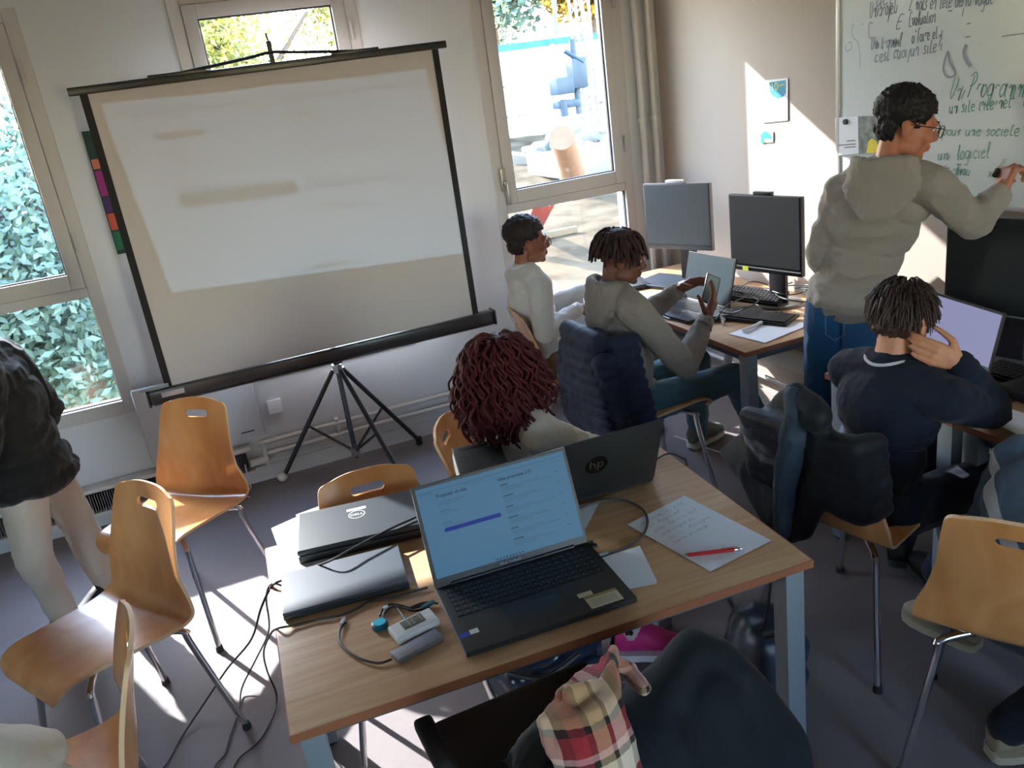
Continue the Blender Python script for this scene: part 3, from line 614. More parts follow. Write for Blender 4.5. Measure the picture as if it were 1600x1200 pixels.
def make_shell():
    NS, NU = 56, 24; th = 0.011
    P_ = [[shell_point(j/NS, -1+2*i/NU) for i in range(NU+1)] for j in range(NS+1)]
    N_ = [[None]*(NU+1) for _ in range(NS+1)]
    for j in range(NS+1):
        for i in range(NU+1):
            a = P_[min(j+1, NS)][NU//2]-P_[max(j-1, 0)][NU//2]; N_[j][i] = V((-a.z, 0, a.x)).normalized()
    Q_ = [[P_[j][i]-N_[j][i]*th for i in range(NU+1)] for j in range(NS+1)]
    m = MB(); W_ = NU+1; nn = (NS+1)*W_
    m.v = [p for r in P_ for p in r]+[p for r in Q_ for p in r]
    for j in range(NS):
        for i in range(NU):
            a, b, c, d = j*W_+i, j*W_+i+1, (j+1)*W_+i+1, (j+1)*W_+i
            m.f += [(a, b, c, d), (nn+d, nn+c, nn+b, nn+a)]; m.m += [0, 0]
    bd = [i for i in range(W_)]+[j*W_+NU for j in range(1, NS+1)]+[NS*W_+i for i in range(NU-1, -1, -1)]+[j*W_ for j in range(NS-1, 0, -1)]
    for k in range(len(bd)):
        a, b = bd[k], bd[(k+1) % len(bd)]; m.f.append((b, a, nn+a, nn+b)); m.m.append(1)
    me = bpy.data.meshes.new('s'); me.from_pydata([tuple(v) for v in m.v], [], m.f); me.polygons.foreach_set('material_index', m.m)
    bm = bmesh.new(); bm.from_mesh(me); bmesh.ops.recalc_face_normals(bm, faces=bm.faces[:]); bm.to_mesh(me); bm.free()
    me.materials.append(m_ply); me.materials.append(m_plyedge)
    c = bpy.data.objects.new('c', me); COL.objects.link(c)
    k = MB(); sl_ = []
    for q in range(24):
        a = 2*PI*q/24; sl_.append((0.042*(1 if math.cos(a) > 0 else -1)+0.015*math.cos(a), 0.015*math.sin(a)))
    vs = [V((-0.40, p[0], 0.775+p[1])) for p in sl_]+[V((-0.15, p[0], 0.775+p[1])) for p in sl_]; n = len(sl_)
    k.add(vs, [tuple(range(n-1, -1, -1)), tuple(range(n, 2*n))]+[(i, (i+1) % n, n+(i+1) % n, n+i) for i in range(n)])
    km = bpy.data.meshes.new('k'); km.from_pydata([tuple(v) for v in k.v], [], k.f)
    bm = bmesh.new(); bm.from_mesh(km); bmesh.ops.recalc_face_normals(bm, faces=bm.faces[:]); bm.to_mesh(km); bm.free()
    ko = bpy.data.objects.new('k', km); COL.objects.link(ko)
    bo = c.modifiers.new('b', 'BOOLEAN'); bo.operation = 'DIFFERENCE'; bo.object = ko; bo.solver = 'EXACT'
    dg = bpy.context.evaluated_depsgraph_get(); dg.update(); out = bpy.data.meshes.new_from_object(c.evaluated_get(dg)); out.name = 'shell'
    bpy.data.objects.remove(c); bpy.data.objects.remove(ko)
    out.polygons.foreach_set('use_smooth', [True]*len(out.polygons)); out.set_sharp_from_angle(angle=math.radians(40))
    return out
SHELL = make_shell()
def legmesh(sx, sy):
    top = V((0.07*sx-0.01, 0.06*sy, 0.418)); kn = V((0.15*sx-0.01, 0.165*sy, 0.415)); ft = V((0.215*sx-0.02, 0.235*sy, 0.01))
    return MB().tube(smooth_path([top, kn.lerp(top, 0.35), kn+V((0.008*sx, 0.008*sy, -0.012)), kn.lerp(ft, 0.12), ft], 5), 0.0105, 10), ft
LEGS = []
for sx in (1, -1):
    for sy in (1, -1):
        m, ft = legmesh(sx, sy); cp = MB().tube([ft+V((0, 0, 0.014)), ft-V((0, 0, 0.010))], [0.0125, 0.015], 10)
        LEGS.append((mesh_of(m, 'leg'), mesh_of(cp, 'cap')))
PLATE = mesh_of(MB().rbox((-0.01, 0, 0.424), (0.2, 0.16, 0.012), 0.004).tube([(0.07, -0.06, 0.42), (-0.09, -0.06, 0.42)], 0.009, 8).tube([(0.07, 0.06, 0.42), (-0.09, 0.06, 0.42)], 0.009, 8), 'plate')
for a, b in LEGS: a.materials.append(m_chrome); b.materials.append(m_blackcap)
PLATE.materials.append(m_chrome)
def chair(label, x, y, rz, group=None, mats=None, sc=1.06):
    t = thing('chair', label, 'chair', (x, y, 0), rz, group); t.scale = (sc, sc, sc)
    sh = SHELL
    if mats: sh = SHELL.copy(); sh.materials.clear(); [sh.materials.append(q) for q in mats]
    link('seat_shell', sh, None, t); link('under_seat_frame', PLATE, None, t)
    for a, b in LEGS: l = link('leg', a, None, t); link('foot_cap', b, None, l)
    return t
R = math.radians
chair('beech plywood chair with slotted back standing empty under the projection screen', -0.32, 3.46, R(228))
chair('largest empty plywood chair at the left, angled toward the person in the black jacket', -0.56, 2.70, R(212))
chair('plywood chair seen edge-on at the bottom left of the table', -0.64, 1.98, R(184))
chair('plywood chair tucked under the far side of the main table', 0.34, 2.32, R(-93), sc=1.0)
chair('plywood chair the curly haired person sits on, lit orange at its edge', 0.93, 2.68, R(-30), sc=1.0)
chair('plywood chair at the far desk under the person in the white sweater', 1.75, 4.00, R(-8), sc=1.0)
chair('plywood chair with a navy quilted jacket hung over its back', 1.80, 3.26, R(-3))
chair('plywood chair under the person in the navy sweatshirt scratching the head', 1.88, 1.98, R(10))
chair('plywood chair at the lower right edge with a long handle slot facing the camera', 1.83, 1.33, R(33), sc=1.07)
# ================================================================ TABLES
m_top = wood('beech_laminate', S(196, 160, 122), S(178, 138, 98), 0.36, (1.0, 16, 16), 0.1)
m_edge = mat('table_edge', S(150, 92, 62), 0.5)
m_rail = mat('table_rail_grey', S(96, 102, 112), 0.45, metal=0.3)
TZ = 0.74
def table(label, cx, cy, w_, d_, rz, legs=None, cat='table'):
    t = thing('table' if cat == 'table' else 'desk', label, cat, (cx, cy, 0), rz)
    m = MB().rbox((0, 0, TZ-0.0125), (w_-0.004, d_-0.004, 0.021), 0.003)
    ob('table_top', m, m_top, t)
    e = MB(); ring_ = [(-w_/2, -d_/2), (w_/2, -d_/2), (w_/2, d_/2), (-w_/2, d_/2)]
    e.box((0, -d_/2+0.001, TZ-0.014), (w_, 0.003, 0.022)).box((0, d_/2-0.001, TZ-0.014), (w_, 0.003, 0.022)).box((-w_/2+0.001, 0, TZ-0.014), (0.003, d_, 0.022)).box((w_/2-0.001, 0, TZ-0.014), (0.003, d_, 0.022))
    ob('edge_band', e, m_edge, t, smooth=False)
    a, b = w_/2-0.06, d_/2-0.07
    fr = MB().rbox((0, -b, TZ-0.05), (w_-0.14, 0.03, 0.05), 0.003).rbox((0, b, TZ-0.05), (w_-0.14, 0.03, 0.05), 0.003).rbox((-a, 0, TZ-0.05), (0.03, d_-0.16, 0.05), 0.003).rbox((a, 0, TZ-0.05), (0.03, d_-0.16, 0.05), 0.003)
    ob('under_frame', fr, m_rail, t)
    for sx in (-1, 1):
        for sy in (-1, 1):
            l = ob('leg', MB().rbox((sx*(w_/2-0.045), sy*(d_/2-0.045), (TZ-0.027)/2+0.008), (0.055, 0.06, TZ-0.045), 0.004), m_alu, t)
            ob('foot', MB().tube([(sx*(w_/2-0.045), sy*(d_/2-0.045), 0.0), (sx*(w_/2-0.045), sy*(d_/2-0.045), 0.014)], 0.02, 12), m_black, l)
    return t
MT = table('beech-topped main table in the foreground covered with laptops and papers', 0.632, 1.975, 1.33, 0.87, R(-3.2))
D1 = table('beech desk against the taupe wall by the window holding two monitors', 2.465, 3.70, 0.74, 1.62, 0, cat='desk')
D2 = table('beech desk at the right where the person in navy rests an elbow', 2.50, 2.19, 0.66, 0.60, 0, cat='desk')
D3 = table('beech desk at the right edge holding the mouse and the large black keyboard', 2.50, 1.12, 0.66, 1.52, 0, cat='desk')

def quad(px, Z=TZ):
    """centre, heading, width (p0-p1), depth (p1-p2) of a rectangle lying at height Z, from 4 photo corners"""
    P_ = [at(a, b, Z=Z) for a, b in px]; c = sum(P_, V((0, 0, 0)))/4
    e = ((P_[1]-P_[0])+(P_[2]-P_[3]))/2; g = ((P_[0]-P_[3])+(P_[1]-P_[2]))/2
    return c, math.atan2(e.y, e.x), e.length, g.length
def basis(o, ex, ey):
    ex = V(ex).normalized(); ez = ex.cross(V(ey)).normalized(); ey = ez.cross(ex); o = V(o)
    return Matrix(((ex.x, ey.x, ez.x, o.x), (ex.y, ey.y, ez.y, o.y), (ex.z, ey.z, ez.z, o.z), (0, 0, 0, 1)))
m_lapb = mat('laptop_black', S(36, 38, 40), 0.38, spec=0.5); m_lapg = mat('laptop_dark_blue_grey', S(34, 42, 48), 0.42, bump=0.03, bscale=300)
m_key = mat('key_black', S(24, 24, 27), 0.5); m_leg_ = mat('key_print', S(96, 102, 108), 0.5); m_silver = mat('laptop_silver_edge', S(168, 172, 178), 0.3, metal=0.8)
def keys(mb, x0, x1, y0, y1, z, nx, ny, h_=0.0025, gap=0.15, prn=None):
    dx, dy = (x1-x0)/nx, (y1-y0)/ny
    for j in range(ny):
        i = 0
        while i < nx:
            wd = 5 if (j == 0 and i == nx//2-4) else 1
            mb.box((x0+(i+wd/2)*dx, y0+(j+.5)*dy, z+h_/2), (dx*wd-dx*gap, dy*(1-gap), h_))
            if prn is not None and wd == 1: prn.box((x0+(i+.38)*dx, y0+(j+.6)*dy, z+h_+0.0003), (dx*.16, dy*.22, 0.0004))
            i += wd
def laptop(label, hinge, rz, w_, d_, lean, mats=(None, None), screen=None, base_t=0.018, lid_t=0.007, nkeys=(15, 6), bez=0.010, lid_h=None, logo=None):
    """open laptop: hinge = world centre of the hinge line on the table; local -y points to the user; lean = opening angle of the lid from the base"""
    mb_, ml_ = mats[0] or m_lapb, mats[1] or m_lapb; lid_h = lid_h or d_
    t = thing('laptop', label, 'laptop', hinge, rz)
    b = ob('base', MB().rbox((0, -d_/2, base_t/2+0.002), (w_, d_, base_t-0.002), 0.004), mb_, t)
    k = MB(); pr = MB(); keys(k, -w_/2+0.02, w_/2-0.02, -d_*0.52, -d_*0.08, base_t+0.0005, nkeys[0], nkeys[1], prn=pr)
    kb = ob('keyboard', MB().box((0, -d_*0.30, base_t+0.0004), (w_-0.03, d_*0.47, 0.0008)), mat('key_well', S(14, 14, 15), 0.6), t, smooth=False)
    ob('keys', k, m_key, kb, smooth=False); ob('key_legends', pr, m_leg_, kb, smooth=False)
    ob('touchpad', MB().rbox((-w_*0.04, -d_*0.77, base_t+0.0006), (w_*0.32, d_*0.32, 0.0012), 0.0005), mat('touchpad', S(34, 36, 38), 0.34), t)
    a = lean; up = V((0, -math.cos(a), math.sin(a))); nrm = V((1, 0, 0)).cross(up)   # nrm faces the user
    if nrm.y > 0: nrm = -nrm
    M = Matrix(((1, up.x, nrm.x, 0), (0, up.y, nrm.y, 0), (0, up.z, nrm.z, base_t), (0, 0, 0, 1)))
    lid = MB().rbox((0, lid_h/2, -lid_t/2), (w_, lid_h, lid_t), 0.003); lid.v = [M @ v for v in lid.v]; lo = ob('lid', lid, ml_, t)
    hg = MB().tube([(-w_*0.4, 0, base_t), (w_*0.4, 0, base_t)], 0.006, 10); ob('hinge', hg, m_lapb, t)
    bz = MB().box((0, lid_h/2, 0.0004), (w_-0.004, lid_h-0.004, 0.0008)); bz.v = [M @ v for v in bz.v]; ob('bezel', bz, m_black, lo, smooth=False)
    sc = MB(); sw, s0, s1 = w_-2*bez, bez*2.2, lid_h-bez; sc.box((0, (s0+s1)/2, 0.0012), (sw, s1-s0, 0.0008)); sc.v = [M @ v for v in sc.v]
    so = ob('screen', sc, screen or mat('screen_off', S(12, 13, 15), 0.12, spec=0.6), lo, smooth=False)
    return t, M, (sw, s0, s1), lo, so
# ---------------- main open laptop
m_scr = emis('screen_page_blue', S(88, 140, 180), 0.18)
LP, M, (sw, s0, s1), lo, so = laptop('large black laptop in front with a lit pale blue web page on screen', (0.600, 1.893, TZ), R(-3.3), 0.442, 0.298, R(112), screen=m_scr, nkeys=(19, 6), lid_h=0.272, base_t=0.017)
def scr_rects(parent, M, rects, m, name, z=0.0019):
    q = MB()
    for x0, y0, x1, y1 in rects: q.add([M @ V((x0, y0, z)), M @ V((x1, y0, z)), M @ V((x1, y1, z)), M @ V((x0, y1, z))], [(0, 1, 2, 3)])
    return ob(name, q, m, parent, smooth=False)
def U(u_, v_): return (-sw/2+u_*sw, s0+v_*(s1-s0))
def rr(u0, v0, u1, v1): return (*U(u0, v0), *U(u1, v1))
m_ink = emis('page_ink_dark', S(24, 44, 66), 0.08); m_ink2 = emis('page_ink_soft', S(74, 112, 142), 0.18); m_btn = emis('page_button_blue', S(8, 40, 150), 0.2)
pl = [rr(.12, .80, .30, .806), rr(.12, .775, .27, .781), rr(.12, .70, .19, .71), rr(.12, .672, .25, .678), rr(.12, .565, .18, .575), rr(.12, .535, .27, .541), rr(0, .945, 1, .952), rr(0, .905, 1, .908), rr(.02, .925, .10, .935), rr(.3, .925, .44, .932)]
for k in range(6):
    v = .80-k*.125; pl += [rr(.54, v-.025, .80-.03*(k % 3), v-.019), rr(.54, v-.045, .88-.05*(k % 2), v-.039), rr(.54, v-.065, .70, v-.059), rr(.91, v-.012, .94, v-.002), rr(.54, v-.085, .95, v-.0835)]
scr_rects(so, M, pl, m_ink2, 'page_lines')
for k in range(6): scr_rects(so, M, [rr(.54, .80-k*.125, .59+.02*(k % 2), .81-k*.125)], m_ink, 'page_heading')
for k in range(9): scr_rects(so, M, [rr(.40+.022*k, .012, .41+.022*k, .026)], m_ink, 'task_icon')
bt = MB(); x0, y0 = U(.12, .47); x1, y1 = U(.50, .515); hh = (y1-y0)/2; poly = []
for k in range(13): a = PI/2+PI*k/12; poly.append((x0+hh+hh*math.cos(a), y0+hh+hh*math.sin(a)))
for k in range(13): a = -PI/2+PI*k/12; poly.append((x1-hh+hh*math.cos(a), y0+hh+hh*math.sin(a)))
bt.add([M @ V((p[0], p[1], 0.0020)) for p in poly], [tuple(range(len(poly)))]); ob('page_button', bt, m_btn, so, smooth=False)
tx = MB(); add_text(tx, 'Proposer un site', 0.0125, M @ Matrix.Translation((U(.12, .86)[0], U(.12, .86)[1], 0.002)), off=0.0002); add_text(tx, 'Idées proposées (17)', 0.0115, M @ Matrix.Translation((U(.53, .86)[0], U(.53, .86)[1], 0.002)), off=0.0002)
ob('page_titles', tx, m_ink, so, smooth=False)
tx = MB(); add_text(tx, 'ASUS Vivobook', 0.0095, M @ Matrix.Translation((-0.006, 0.009, 0.002)), 'CENTER'); ob('chin_lettering', tx, mat('silver_print', S(170, 176, 178), 0.4), lo, smooth=False)
e = MB().rbox((-0.2212, -0.149, 0.010), (0.0016, 0.294, 0.012), 0.0004); ob('silver_edge', e, m_silver, LP); 
def onbase(mb, cx, cy, w_, d_, a=0): mb.box((cx, cy, 0.0184), (w_, d_, 0.0006), Matrix.Rotation(a, 3, 'Z'))
q = MB(); onbase(q, 0.147, -0.262, 0.086, 0.052); st = ob('sticker', q, mat('sticker_cream', S(206, 200, 172), 0.6), LP, smooth=False)
q = MB(); q.box((0.147, -0.241, 0.0189), (0.086, 0.010, 0.0004)); ob('sticker_band', q, mat('sticker_gold', S(164, 144, 92), 0.6), st, smooth=False)
q = MB(); [q.box((0.147, y, 0.0189), (0.066, 0.0015, 0.0004)) for y in (-0.256, -0.263, -0.270, -0.277)]; ob('sticker_print', q, mat('print_grey', S(150, 146, 130), 0.7), st, smooth=False)
q = MB(); onbase(q, 0.113, -0.224, 0.038, 0.018); ob('sticker', q, mat('sticker_cream', None), LP, smooth=False)
q = MB(); onbase(q, -0.205, -0.232, 0.022, 0.016); ob('blue_badge', q, mat('badge_blue', S(30, 60, 170), 0.4), LP, smooth=False)
q = MB(); onbase(q, -0.180, -0.228, 0.022, 0.018); ob('silver_badge', q, mat('badge_white', S(190, 206, 204), 0.4), LP, smooth=False)
q = MB(); q.box((0.055, -0.128, 0.0186), (0.05, 0.003, 0.0006)); ob('vent_marks', q, mat('badge_white', None), LP, smooth=False)
q = MB().rbox((0.228, -0.02, 0.013), (0.018, 0.014, 0.008), 0.002).rbox((0.225, -0.005, 0.016), (0.016, 0.006, 0.01), 0.001); ob('dongle', q, m_black, LP)

# ---------------- second open laptop, back toward the camera
hp, M2, (w2, a0, a1), lo2, so2 = laptop('black laptop seen from behind with a dark round emblem on its lid', (0.955, 2.118, TZ), R(177), 0.42, 0.27, R(113), lid_h=0.255, screen=emis('screen_dim', S(90, 110, 130), 0.4))
em = MB(); em.prism([(0.036*math.cos(2*PI*k/32), 0.036*math.sin(2*PI*k/32)) for k in range(32)], -0.0074, -0.0082, M2 @ Matrix.Translation((0.0, 0.14, 0))); eo = ob('round_emblem', em, mat('emblem_black', S(10, 10, 11), 0.15), lo2, smooth=False)
tx = MB(); add_text(tx, 'hp', 0.05, M2 @ Matrix.Translation((0, 0.128, -0.0084)) @ Matrix.Rotation(PI, 4, 'Y'), 'CENTER'); ob('emblem_lettering', tx, mat('emblem_grey', S(52, 52, 54), 0.3), eo, smooth=False)

# ---------------- two closed laptops stacked on papers at the left of the table
def closed_laptop(label, c, rz, w_, d_, th, m, base_m=None, z=TZ):
    t = thing('laptop', label, 'laptop', (c[0], c[1], z), rz)
    ob('base', MB().rbox((0, 0, th*0.30), (w_, d_, th*0.58), th*0.12), base_m or m_black, t)
    lid = ob('lid', MB().rbox((0, 0, th*0.80), (w_, d_, th*0.38), th*0.12, seg=3), m, t)
    ob('hinge', MB().tube([(-w_*0.38, d_/2-0.004, th*0.6), (w_*0.38, d_/2-0.004, th*0.6)], th*0.25, 10), m_black, t)
    return t, lid
la, ll = closed_laptop('thick closed dark laptop with a pale circular emblem, nearest the plywood chair', (0.275, 2.365), R(-9.5), 0.365, 0.245, 0.045, m_lapg)
em = MB()
for k in range(32):
    a, b = 2*PI*k/32, 2*PI*(k+1)/32; em.add([V((.026*math.cos(a), .03+.026*math.sin(a), .0452)), V((.026*math.cos(b), .03+.026*math.sin(b), .0452)), V((.023*math.cos(b), .03+.023*math.sin(b), .0452)), V((.023*math.cos(a), .03+.023*math.sin(a), .0452))], [(0, 1, 2, 3)])
em.box((0, 0.066, 0.0452), (0.06, 0.016, 0.0005)); add_text(em, 'DELL', 0.018, Matrix.Translation((0, 0.0235, 0.0454)), 'CENTER', off=0.0003)
ob('pale_emblem', em, mat('emblem_silver', S(190, 198, 200), 0.4), ll, smooth=False)
lb_, _ = closed_laptop('slim closed blue grey laptop at the left table edge, near the black cables', (0.172, 2.095), R(-7), 0.335, 0.21, 0.024, mat('laptop_blue_grey', S(44, 54, 64), 0.5, bump=0.03, bscale=200), m_lapb)

# ---------------- papers, pen, gadgets
def sheet(label, px, name='paper_sheet', th=0.0012, Z=TZ, cat='paper', curl=0.0, grp=None, m=None):
    P_ = [at(a, b, Z=Z+0.0006) for a, b in px]; N = 12; rows = []
    for j in range(N+1):
        rows.append([(P_[0].lerp(P_[1], i/N)).lerp(P_[3].lerp(P_[2], i/N), j/N)+V((0, 0, curl*(abs(i/N-.5)*2)**3*(1-j/N))) for i in range(N+1)])
    mb = MB().grid(rows); mb.grid([[q+V((0, 0, th)) for q in r_] for r_ in rows][::-1])
    mb.v = [v+V((0, 0, 0.0002)) for v in mb.v]
    o = ob(name, mb, m or m_paper, None, P_[3]); tag(o, label, cat, grp); return o, P_
pr_, P_ = sheet('white handwritten sheet under the red pen on the main table', [(980, 820), (1070, 775), (1205, 845), (1110, 893)])
wr = MB(); ex, ey = (P_[1]-P_[0]), (P_[0]-P_[3]); L1 = ex.length
for k, t in enumerate(['propose un site', 'un logiciel', 'pour le travail', 'une vague et', 'un logo', 'texte et image']):
    o_ = P_[0].lerp(P_[3], 0.10+0.085*k)+ex*0.12+V((0, 0, 0.0022)); write(wr, t, basis(o_, ex, ey), 0.016, 0.0011, fit=L1*(0.72 if k % 2 == 0 else 0.55), seed=k+50)
ob('pencil_writing', wr, mat('pencil', S(160, 162, 168), 0.8), pr_, 'w', smooth=False)
sheet('small blank white pad beside the charging plug of the large laptop', [(940, 875), (1000, 856), (1027, 912), (975, 922)], 'note_pad', 0.007, cat='notepad')
sheet('white sheet under the slim and thick closed laptops at the table corner', [(424, 826), (500, 792), (520, 900), (452, 904)])
sheet('sheet of paper sticking out past the thick laptop toward the plywood chair', [(462, 805), (533, 779), (545, 800), (480, 822)], Z=TZ+0.002)
sheet('white sheet partly hidden behind the large laptop lid by the grey cable', [(885, 795), (938, 782), (915, 826), (890, 835)])
a_, b_ = at(1068, 868, Z=TZ+.009), at(1160, 857, Z=TZ+.009); d_ = (b_-a_)
pen = ob('barrel', MB().tube([a_+d_*.08, a_+d_*.85], 0.0055, 12), mat('pen_red', S(176, 20, 34), 0.3), None, None); bpy.data.objects.remove(pen)
pen = thing('pen', 'red ballpoint pen with silver tip lying on the handwritten sheet', 'pen', tuple(a_))
ob('barrel', MB().tube([a_+d_*.08, a_+d_*.86], 0.0055, 14), mat('pen_red', None), pen, 'w')
ob('tip', MB().tube([a_, a_+d_*.02, a_+d_*.08], [0.001, 0.003, 0.0053], 12), m_chrome, pen, 'w'); ob('clicker', MB().tube([a_+d_*.86, a_+d_*.93, a_+d_*.95, a_+d_], [0.0056, 0.005, 0.003, 0.003], 12), m_chrome, pen, 'w')
ob('clip', MB().box(a_+d_*.78+V((0, 0, .0072)), (0.04, 0.003, 0.0015), Matrix.Rotation(math.atan2(d_.y, d_.x), 3, 'Z')), m_chrome, pen, 'w')

c = at(648, 982, Z=TZ+.01)
hw = thing('white_adapter', 'white adapter box with a small printed grey window leaning on the grey hub', 'adapter', (c.x, c.y, TZ), R(11))
ob('case', MB().rbox((0, 0, 0.017), (0.118, 0.06, 0.022), 0.008, Matrix.Rotation(R(6), 3, 'X'), seg=3), m_whitep, hw)
wd_ = ob('window', MB().rbox((0.0, 0.004, 0.0290), (0.058, 0.032, 0.002), 0.001, Matrix.Rotation(R(6), 3, 'X')), mat('window_grey', S(104, 106, 96), 0.5), hw)
q = MB(); [q.box((-0.022+0.011*i, 0.004+dy, 0.0304+dy*0.1), (0.005, 0.0025, 0.0005)) for i in range(5) for dy in (-.009, -.003, .003, .009) if (i+int(dy*1000)) % 3]; ob('window_print', q, mat('print_pale', S(190, 188, 176), 0.6), wd_, smooth=False)
c = at(652, 1010, Z=TZ+.006)
hg = thing('grey_hub', 'slim grey metal hub with a dark brown cable on the table', 'hub', (c.x, c.y, TZ), R(14))
ob('case', MB().rbox((0, 0, 0.0075), (0.125, 0.043, 0.014), 0.003), mat('hub_grey', S(136, 140, 148), 0.35, metal=0.5), hg)
pts = [at(a, b, Z=TZ+.005) for a, b in ((612, 1030), (592, 1036), (565, 1030), (540, 1015), (530, 1000), (532, 982), (540, 972))]
ob('cable', MB().tube(smooth_path(pts, 6), 0.0032, 8), mat('cable_brown', S(44, 26, 28), 0.5), hg, None if False else None); o = hg.children[-1] if hg.children else None
cb = [x for x in SC.objects if x.name.startswith('cable') and x.parent == hg][-1]; cb.matrix_parent_inverse = (Matrix.Translation(hg.location) @ Matrix.Rotation(R(14), 4, 'Z')).inverted()
pg = MB().rbox((pts[-1]+pts[-2])/2+V((0.004, 0.018, 0)), (0.010, 0.026, 0.007), 0.002, Matrix.Rotation(-0.45, 3, 'Z')); o = ob('usb_plug', pg, m_silver, cb)
fb = thing('key_fob', 'turquoise round key fob with a black strap beside the white adapter', 'key fob', tuple(at(594, 975, Z=TZ)))
c = at(594, 976, Z=TZ+.008)
ob('disc', MB().tube([c-V((0, 0, .008)), c-V((0, 0, .006)), c+V((0, 0, .006)), c+V((0, 0, .008))], [0.018, 0.021, 0.021, 0.018], 28), mat('fob_teal', S(10, 90, 116), 0.3), fb, 'w')
ob('shiny_face', MB().tube([c+V((0, 0, .0078)), c+V((0, 0, .0092))], [0.0165, 0.015], 28), mat('fob_cyan', S(50, 190, 214), 0.2, metal=0.3), fb, 'w')
for k, (off, r_, mm) in enumerate((((0, 0), 0.0035, m_black), ((8, 4), 0.003, m_black))):
    pts = [at(a+off[0]*.5, b+off[1], Z=TZ+.006+.002*k) for a, b in ((594, 962), (598, 952), (610, 944), (626, 946), (645, 950), (668, 944))]
    ob('strap', MB().tube(smooth_path(pts, 6), r_, 8), mm, fb, 'w')
ob('strap_clasp', MB().rbox(at(603, 950, Z=TZ+.008), (0.014, 0.012, 0.010), 0.003), mat('clasp_white', S(190, 204, 206), 0.4), fb, 'w')
pts = [at(a, b, Z=TZ+.007) for a, b in ((640, 950), (655, 944), (668, 941), (684, 943))]
o = thing('usb_cable', 'short black usb cable with teal plugs reaching the large laptop', 'cable', tuple(at(640, 950, Z=TZ)))
ob('cord', MB().tube(smooth_path(pts, 5), 0.003, 8), m_black, o, 'w'); m_tealp = mat('teal_plastic', S(40, 90, 104), 0.45)
ob('plug', MB().rbox(at(663, 948, Z=TZ+.008), (0.022, 0.010, 0.008), 0.002, Matrix.Rotation(0.5, 3, 'Z')).rbox(at(672, 943, Z=TZ+.010), (0.026, 0.012, 0.009), 0.002, Matrix.Rotation(0.25, 3, 'Z')), m_tealp, o, 'w')
o = thing('jack_cable', 'thin grey lead plugged into the white adapter', 'cable', tuple(at(620, 945, Z=TZ)))
ob('cord', MB().tube(smooth_path([at(a, b, Z=TZ+.006) for a, b in ((618, 946), (624, 955), (632, 965))], 5), 0.0022, 8), mat('cable_grey', S(120, 118, 110), 0.5), o, 'w')
ob('plug', MB().tube([at(630, 963, Z=TZ+.006), at(636, 971, Z=TZ+.008)], 0.0045, 10), m_tealp, o, 'w')

# projector
PJ = V((0.700, 2.385, TZ+.004))
pj = thing('projector', 'small white projector with a dark top and blue indicator lights behind the large laptop', 'projector', tuple(PJ), R(-11)); pj.rotation_euler[0] = R(8)
ob('body', MB().rbox((0, 0, 0.05), (0.165, 0.26, 0.084), 0.022, seg=4), mat('projector_white', S(206, 216, 220), 0.4), pj)
tp = ob('top_cover', MB().rbox((0, 0, 0.0935), (0.160, 0.255, 0.010), 0.0045, seg=3), mat('projector_top', S(66, 66, 64), 0.5, bump=0.2, bscale=140), pj)
q = MB(); rnd = random.Random(9)
for k in range(46): q.box((rnd.uniform(-.06, .06), rnd.uniform(-.06, .07), 0.0987), (rnd.choice((.003, .006, .009)), 0.0025, 0.0004))
ob('key_print', q, mat('print_dark', S(22, 24, 22), 0.5), tp, smooth=False)
q = MB(); [q.box((x, y, 0.0989), (0.0035, 0.0035, 0.0006)) for x, y in ((-.055, -.085), (-.038, -.078), (-.022, -.074), (-.012, -.085), (-.010, -.060), (.004, -.070), (.02, -.066), (.036, -.062))]
ob('indicator_lights', q, emis('led_blue', S(110, 110, 255), 2.0), tp, smooth=False)
ob('vent', MB().rbox((0, 0.108, 0.0978), (0.12, 0.018, 0.003), 0.001), mat('vent_black', S(16, 16, 17), 0.6), tp)
ob('lens', MB().tube([(0.03, 0.128, 0.055), (0.03, 0.142, 0.055)], 0.024, 24), m_black, pj); ob('lens_glass', MB().tube([(0.03, 0.141, 0.055), (0.03, 0.1435, 0.055)], 0.017, 24), mat('lens', S(30, 40, 70), 0.05), pj)
ob('rear_foot', MB().tube([(0, -.09, -.004), (0, -.09, .012)], 0.03, 16), m_black, pj)
ob('front_stand', MB().tube([(0, .10, -.017), (0, .10, .02)], 0.02, 16), m_black, pj)

# cables on and around the main table
def cable(label, pts, r_, m, name='cable', k=7, plug=None, grp=None):
    P_ = smooth_path(pts, k); o = thing(name, label, 'cable', tuple(P_[0]), group=grp); ob('cord', MB().tube(P_, r_, 8), m, o, 'w')
    if plug:
        a, b = P_[-1], P_[-1]+(P_[-1]-P_[-4]).normalized()*plug[0]; ob('plug', MB().tube([a, a.lerp(b, .15), b], [plug[1]*.6, plug[1], plug[1]], 10), plug[2], o, 'w')
    return o
m_cb = mat('cable_black', S(18, 18, 20), 0.45); m_cg = mat('cable_charcoal', S(74, 70, 70), 0.5)
TT = TZ+.005
cable('charcoal charging lead looping right of the large laptop', [at(a, b, Z=TT) for a, b in ((905, 795), (940, 783), (975, 782), (1003, 795), (1012, 815), (1003, 838), (978, 855), (950, 864))], 0.0035, m_cg, plug=(0.045, 0.008, mat('plug_grey', S(120, 122, 120), 0.5)))
o_ = [at(650, 808, Z=TZ+.052), at(610, 826, Z=TZ+.052), at(560, 852, Z=TZ+.052), at(520, 874, Z=TZ+.050), at(495, 884, Z=TZ+.02), at(470, 892, Z=TT), at(445, 905, Z=TT), at(425, 916, Z=TT)]
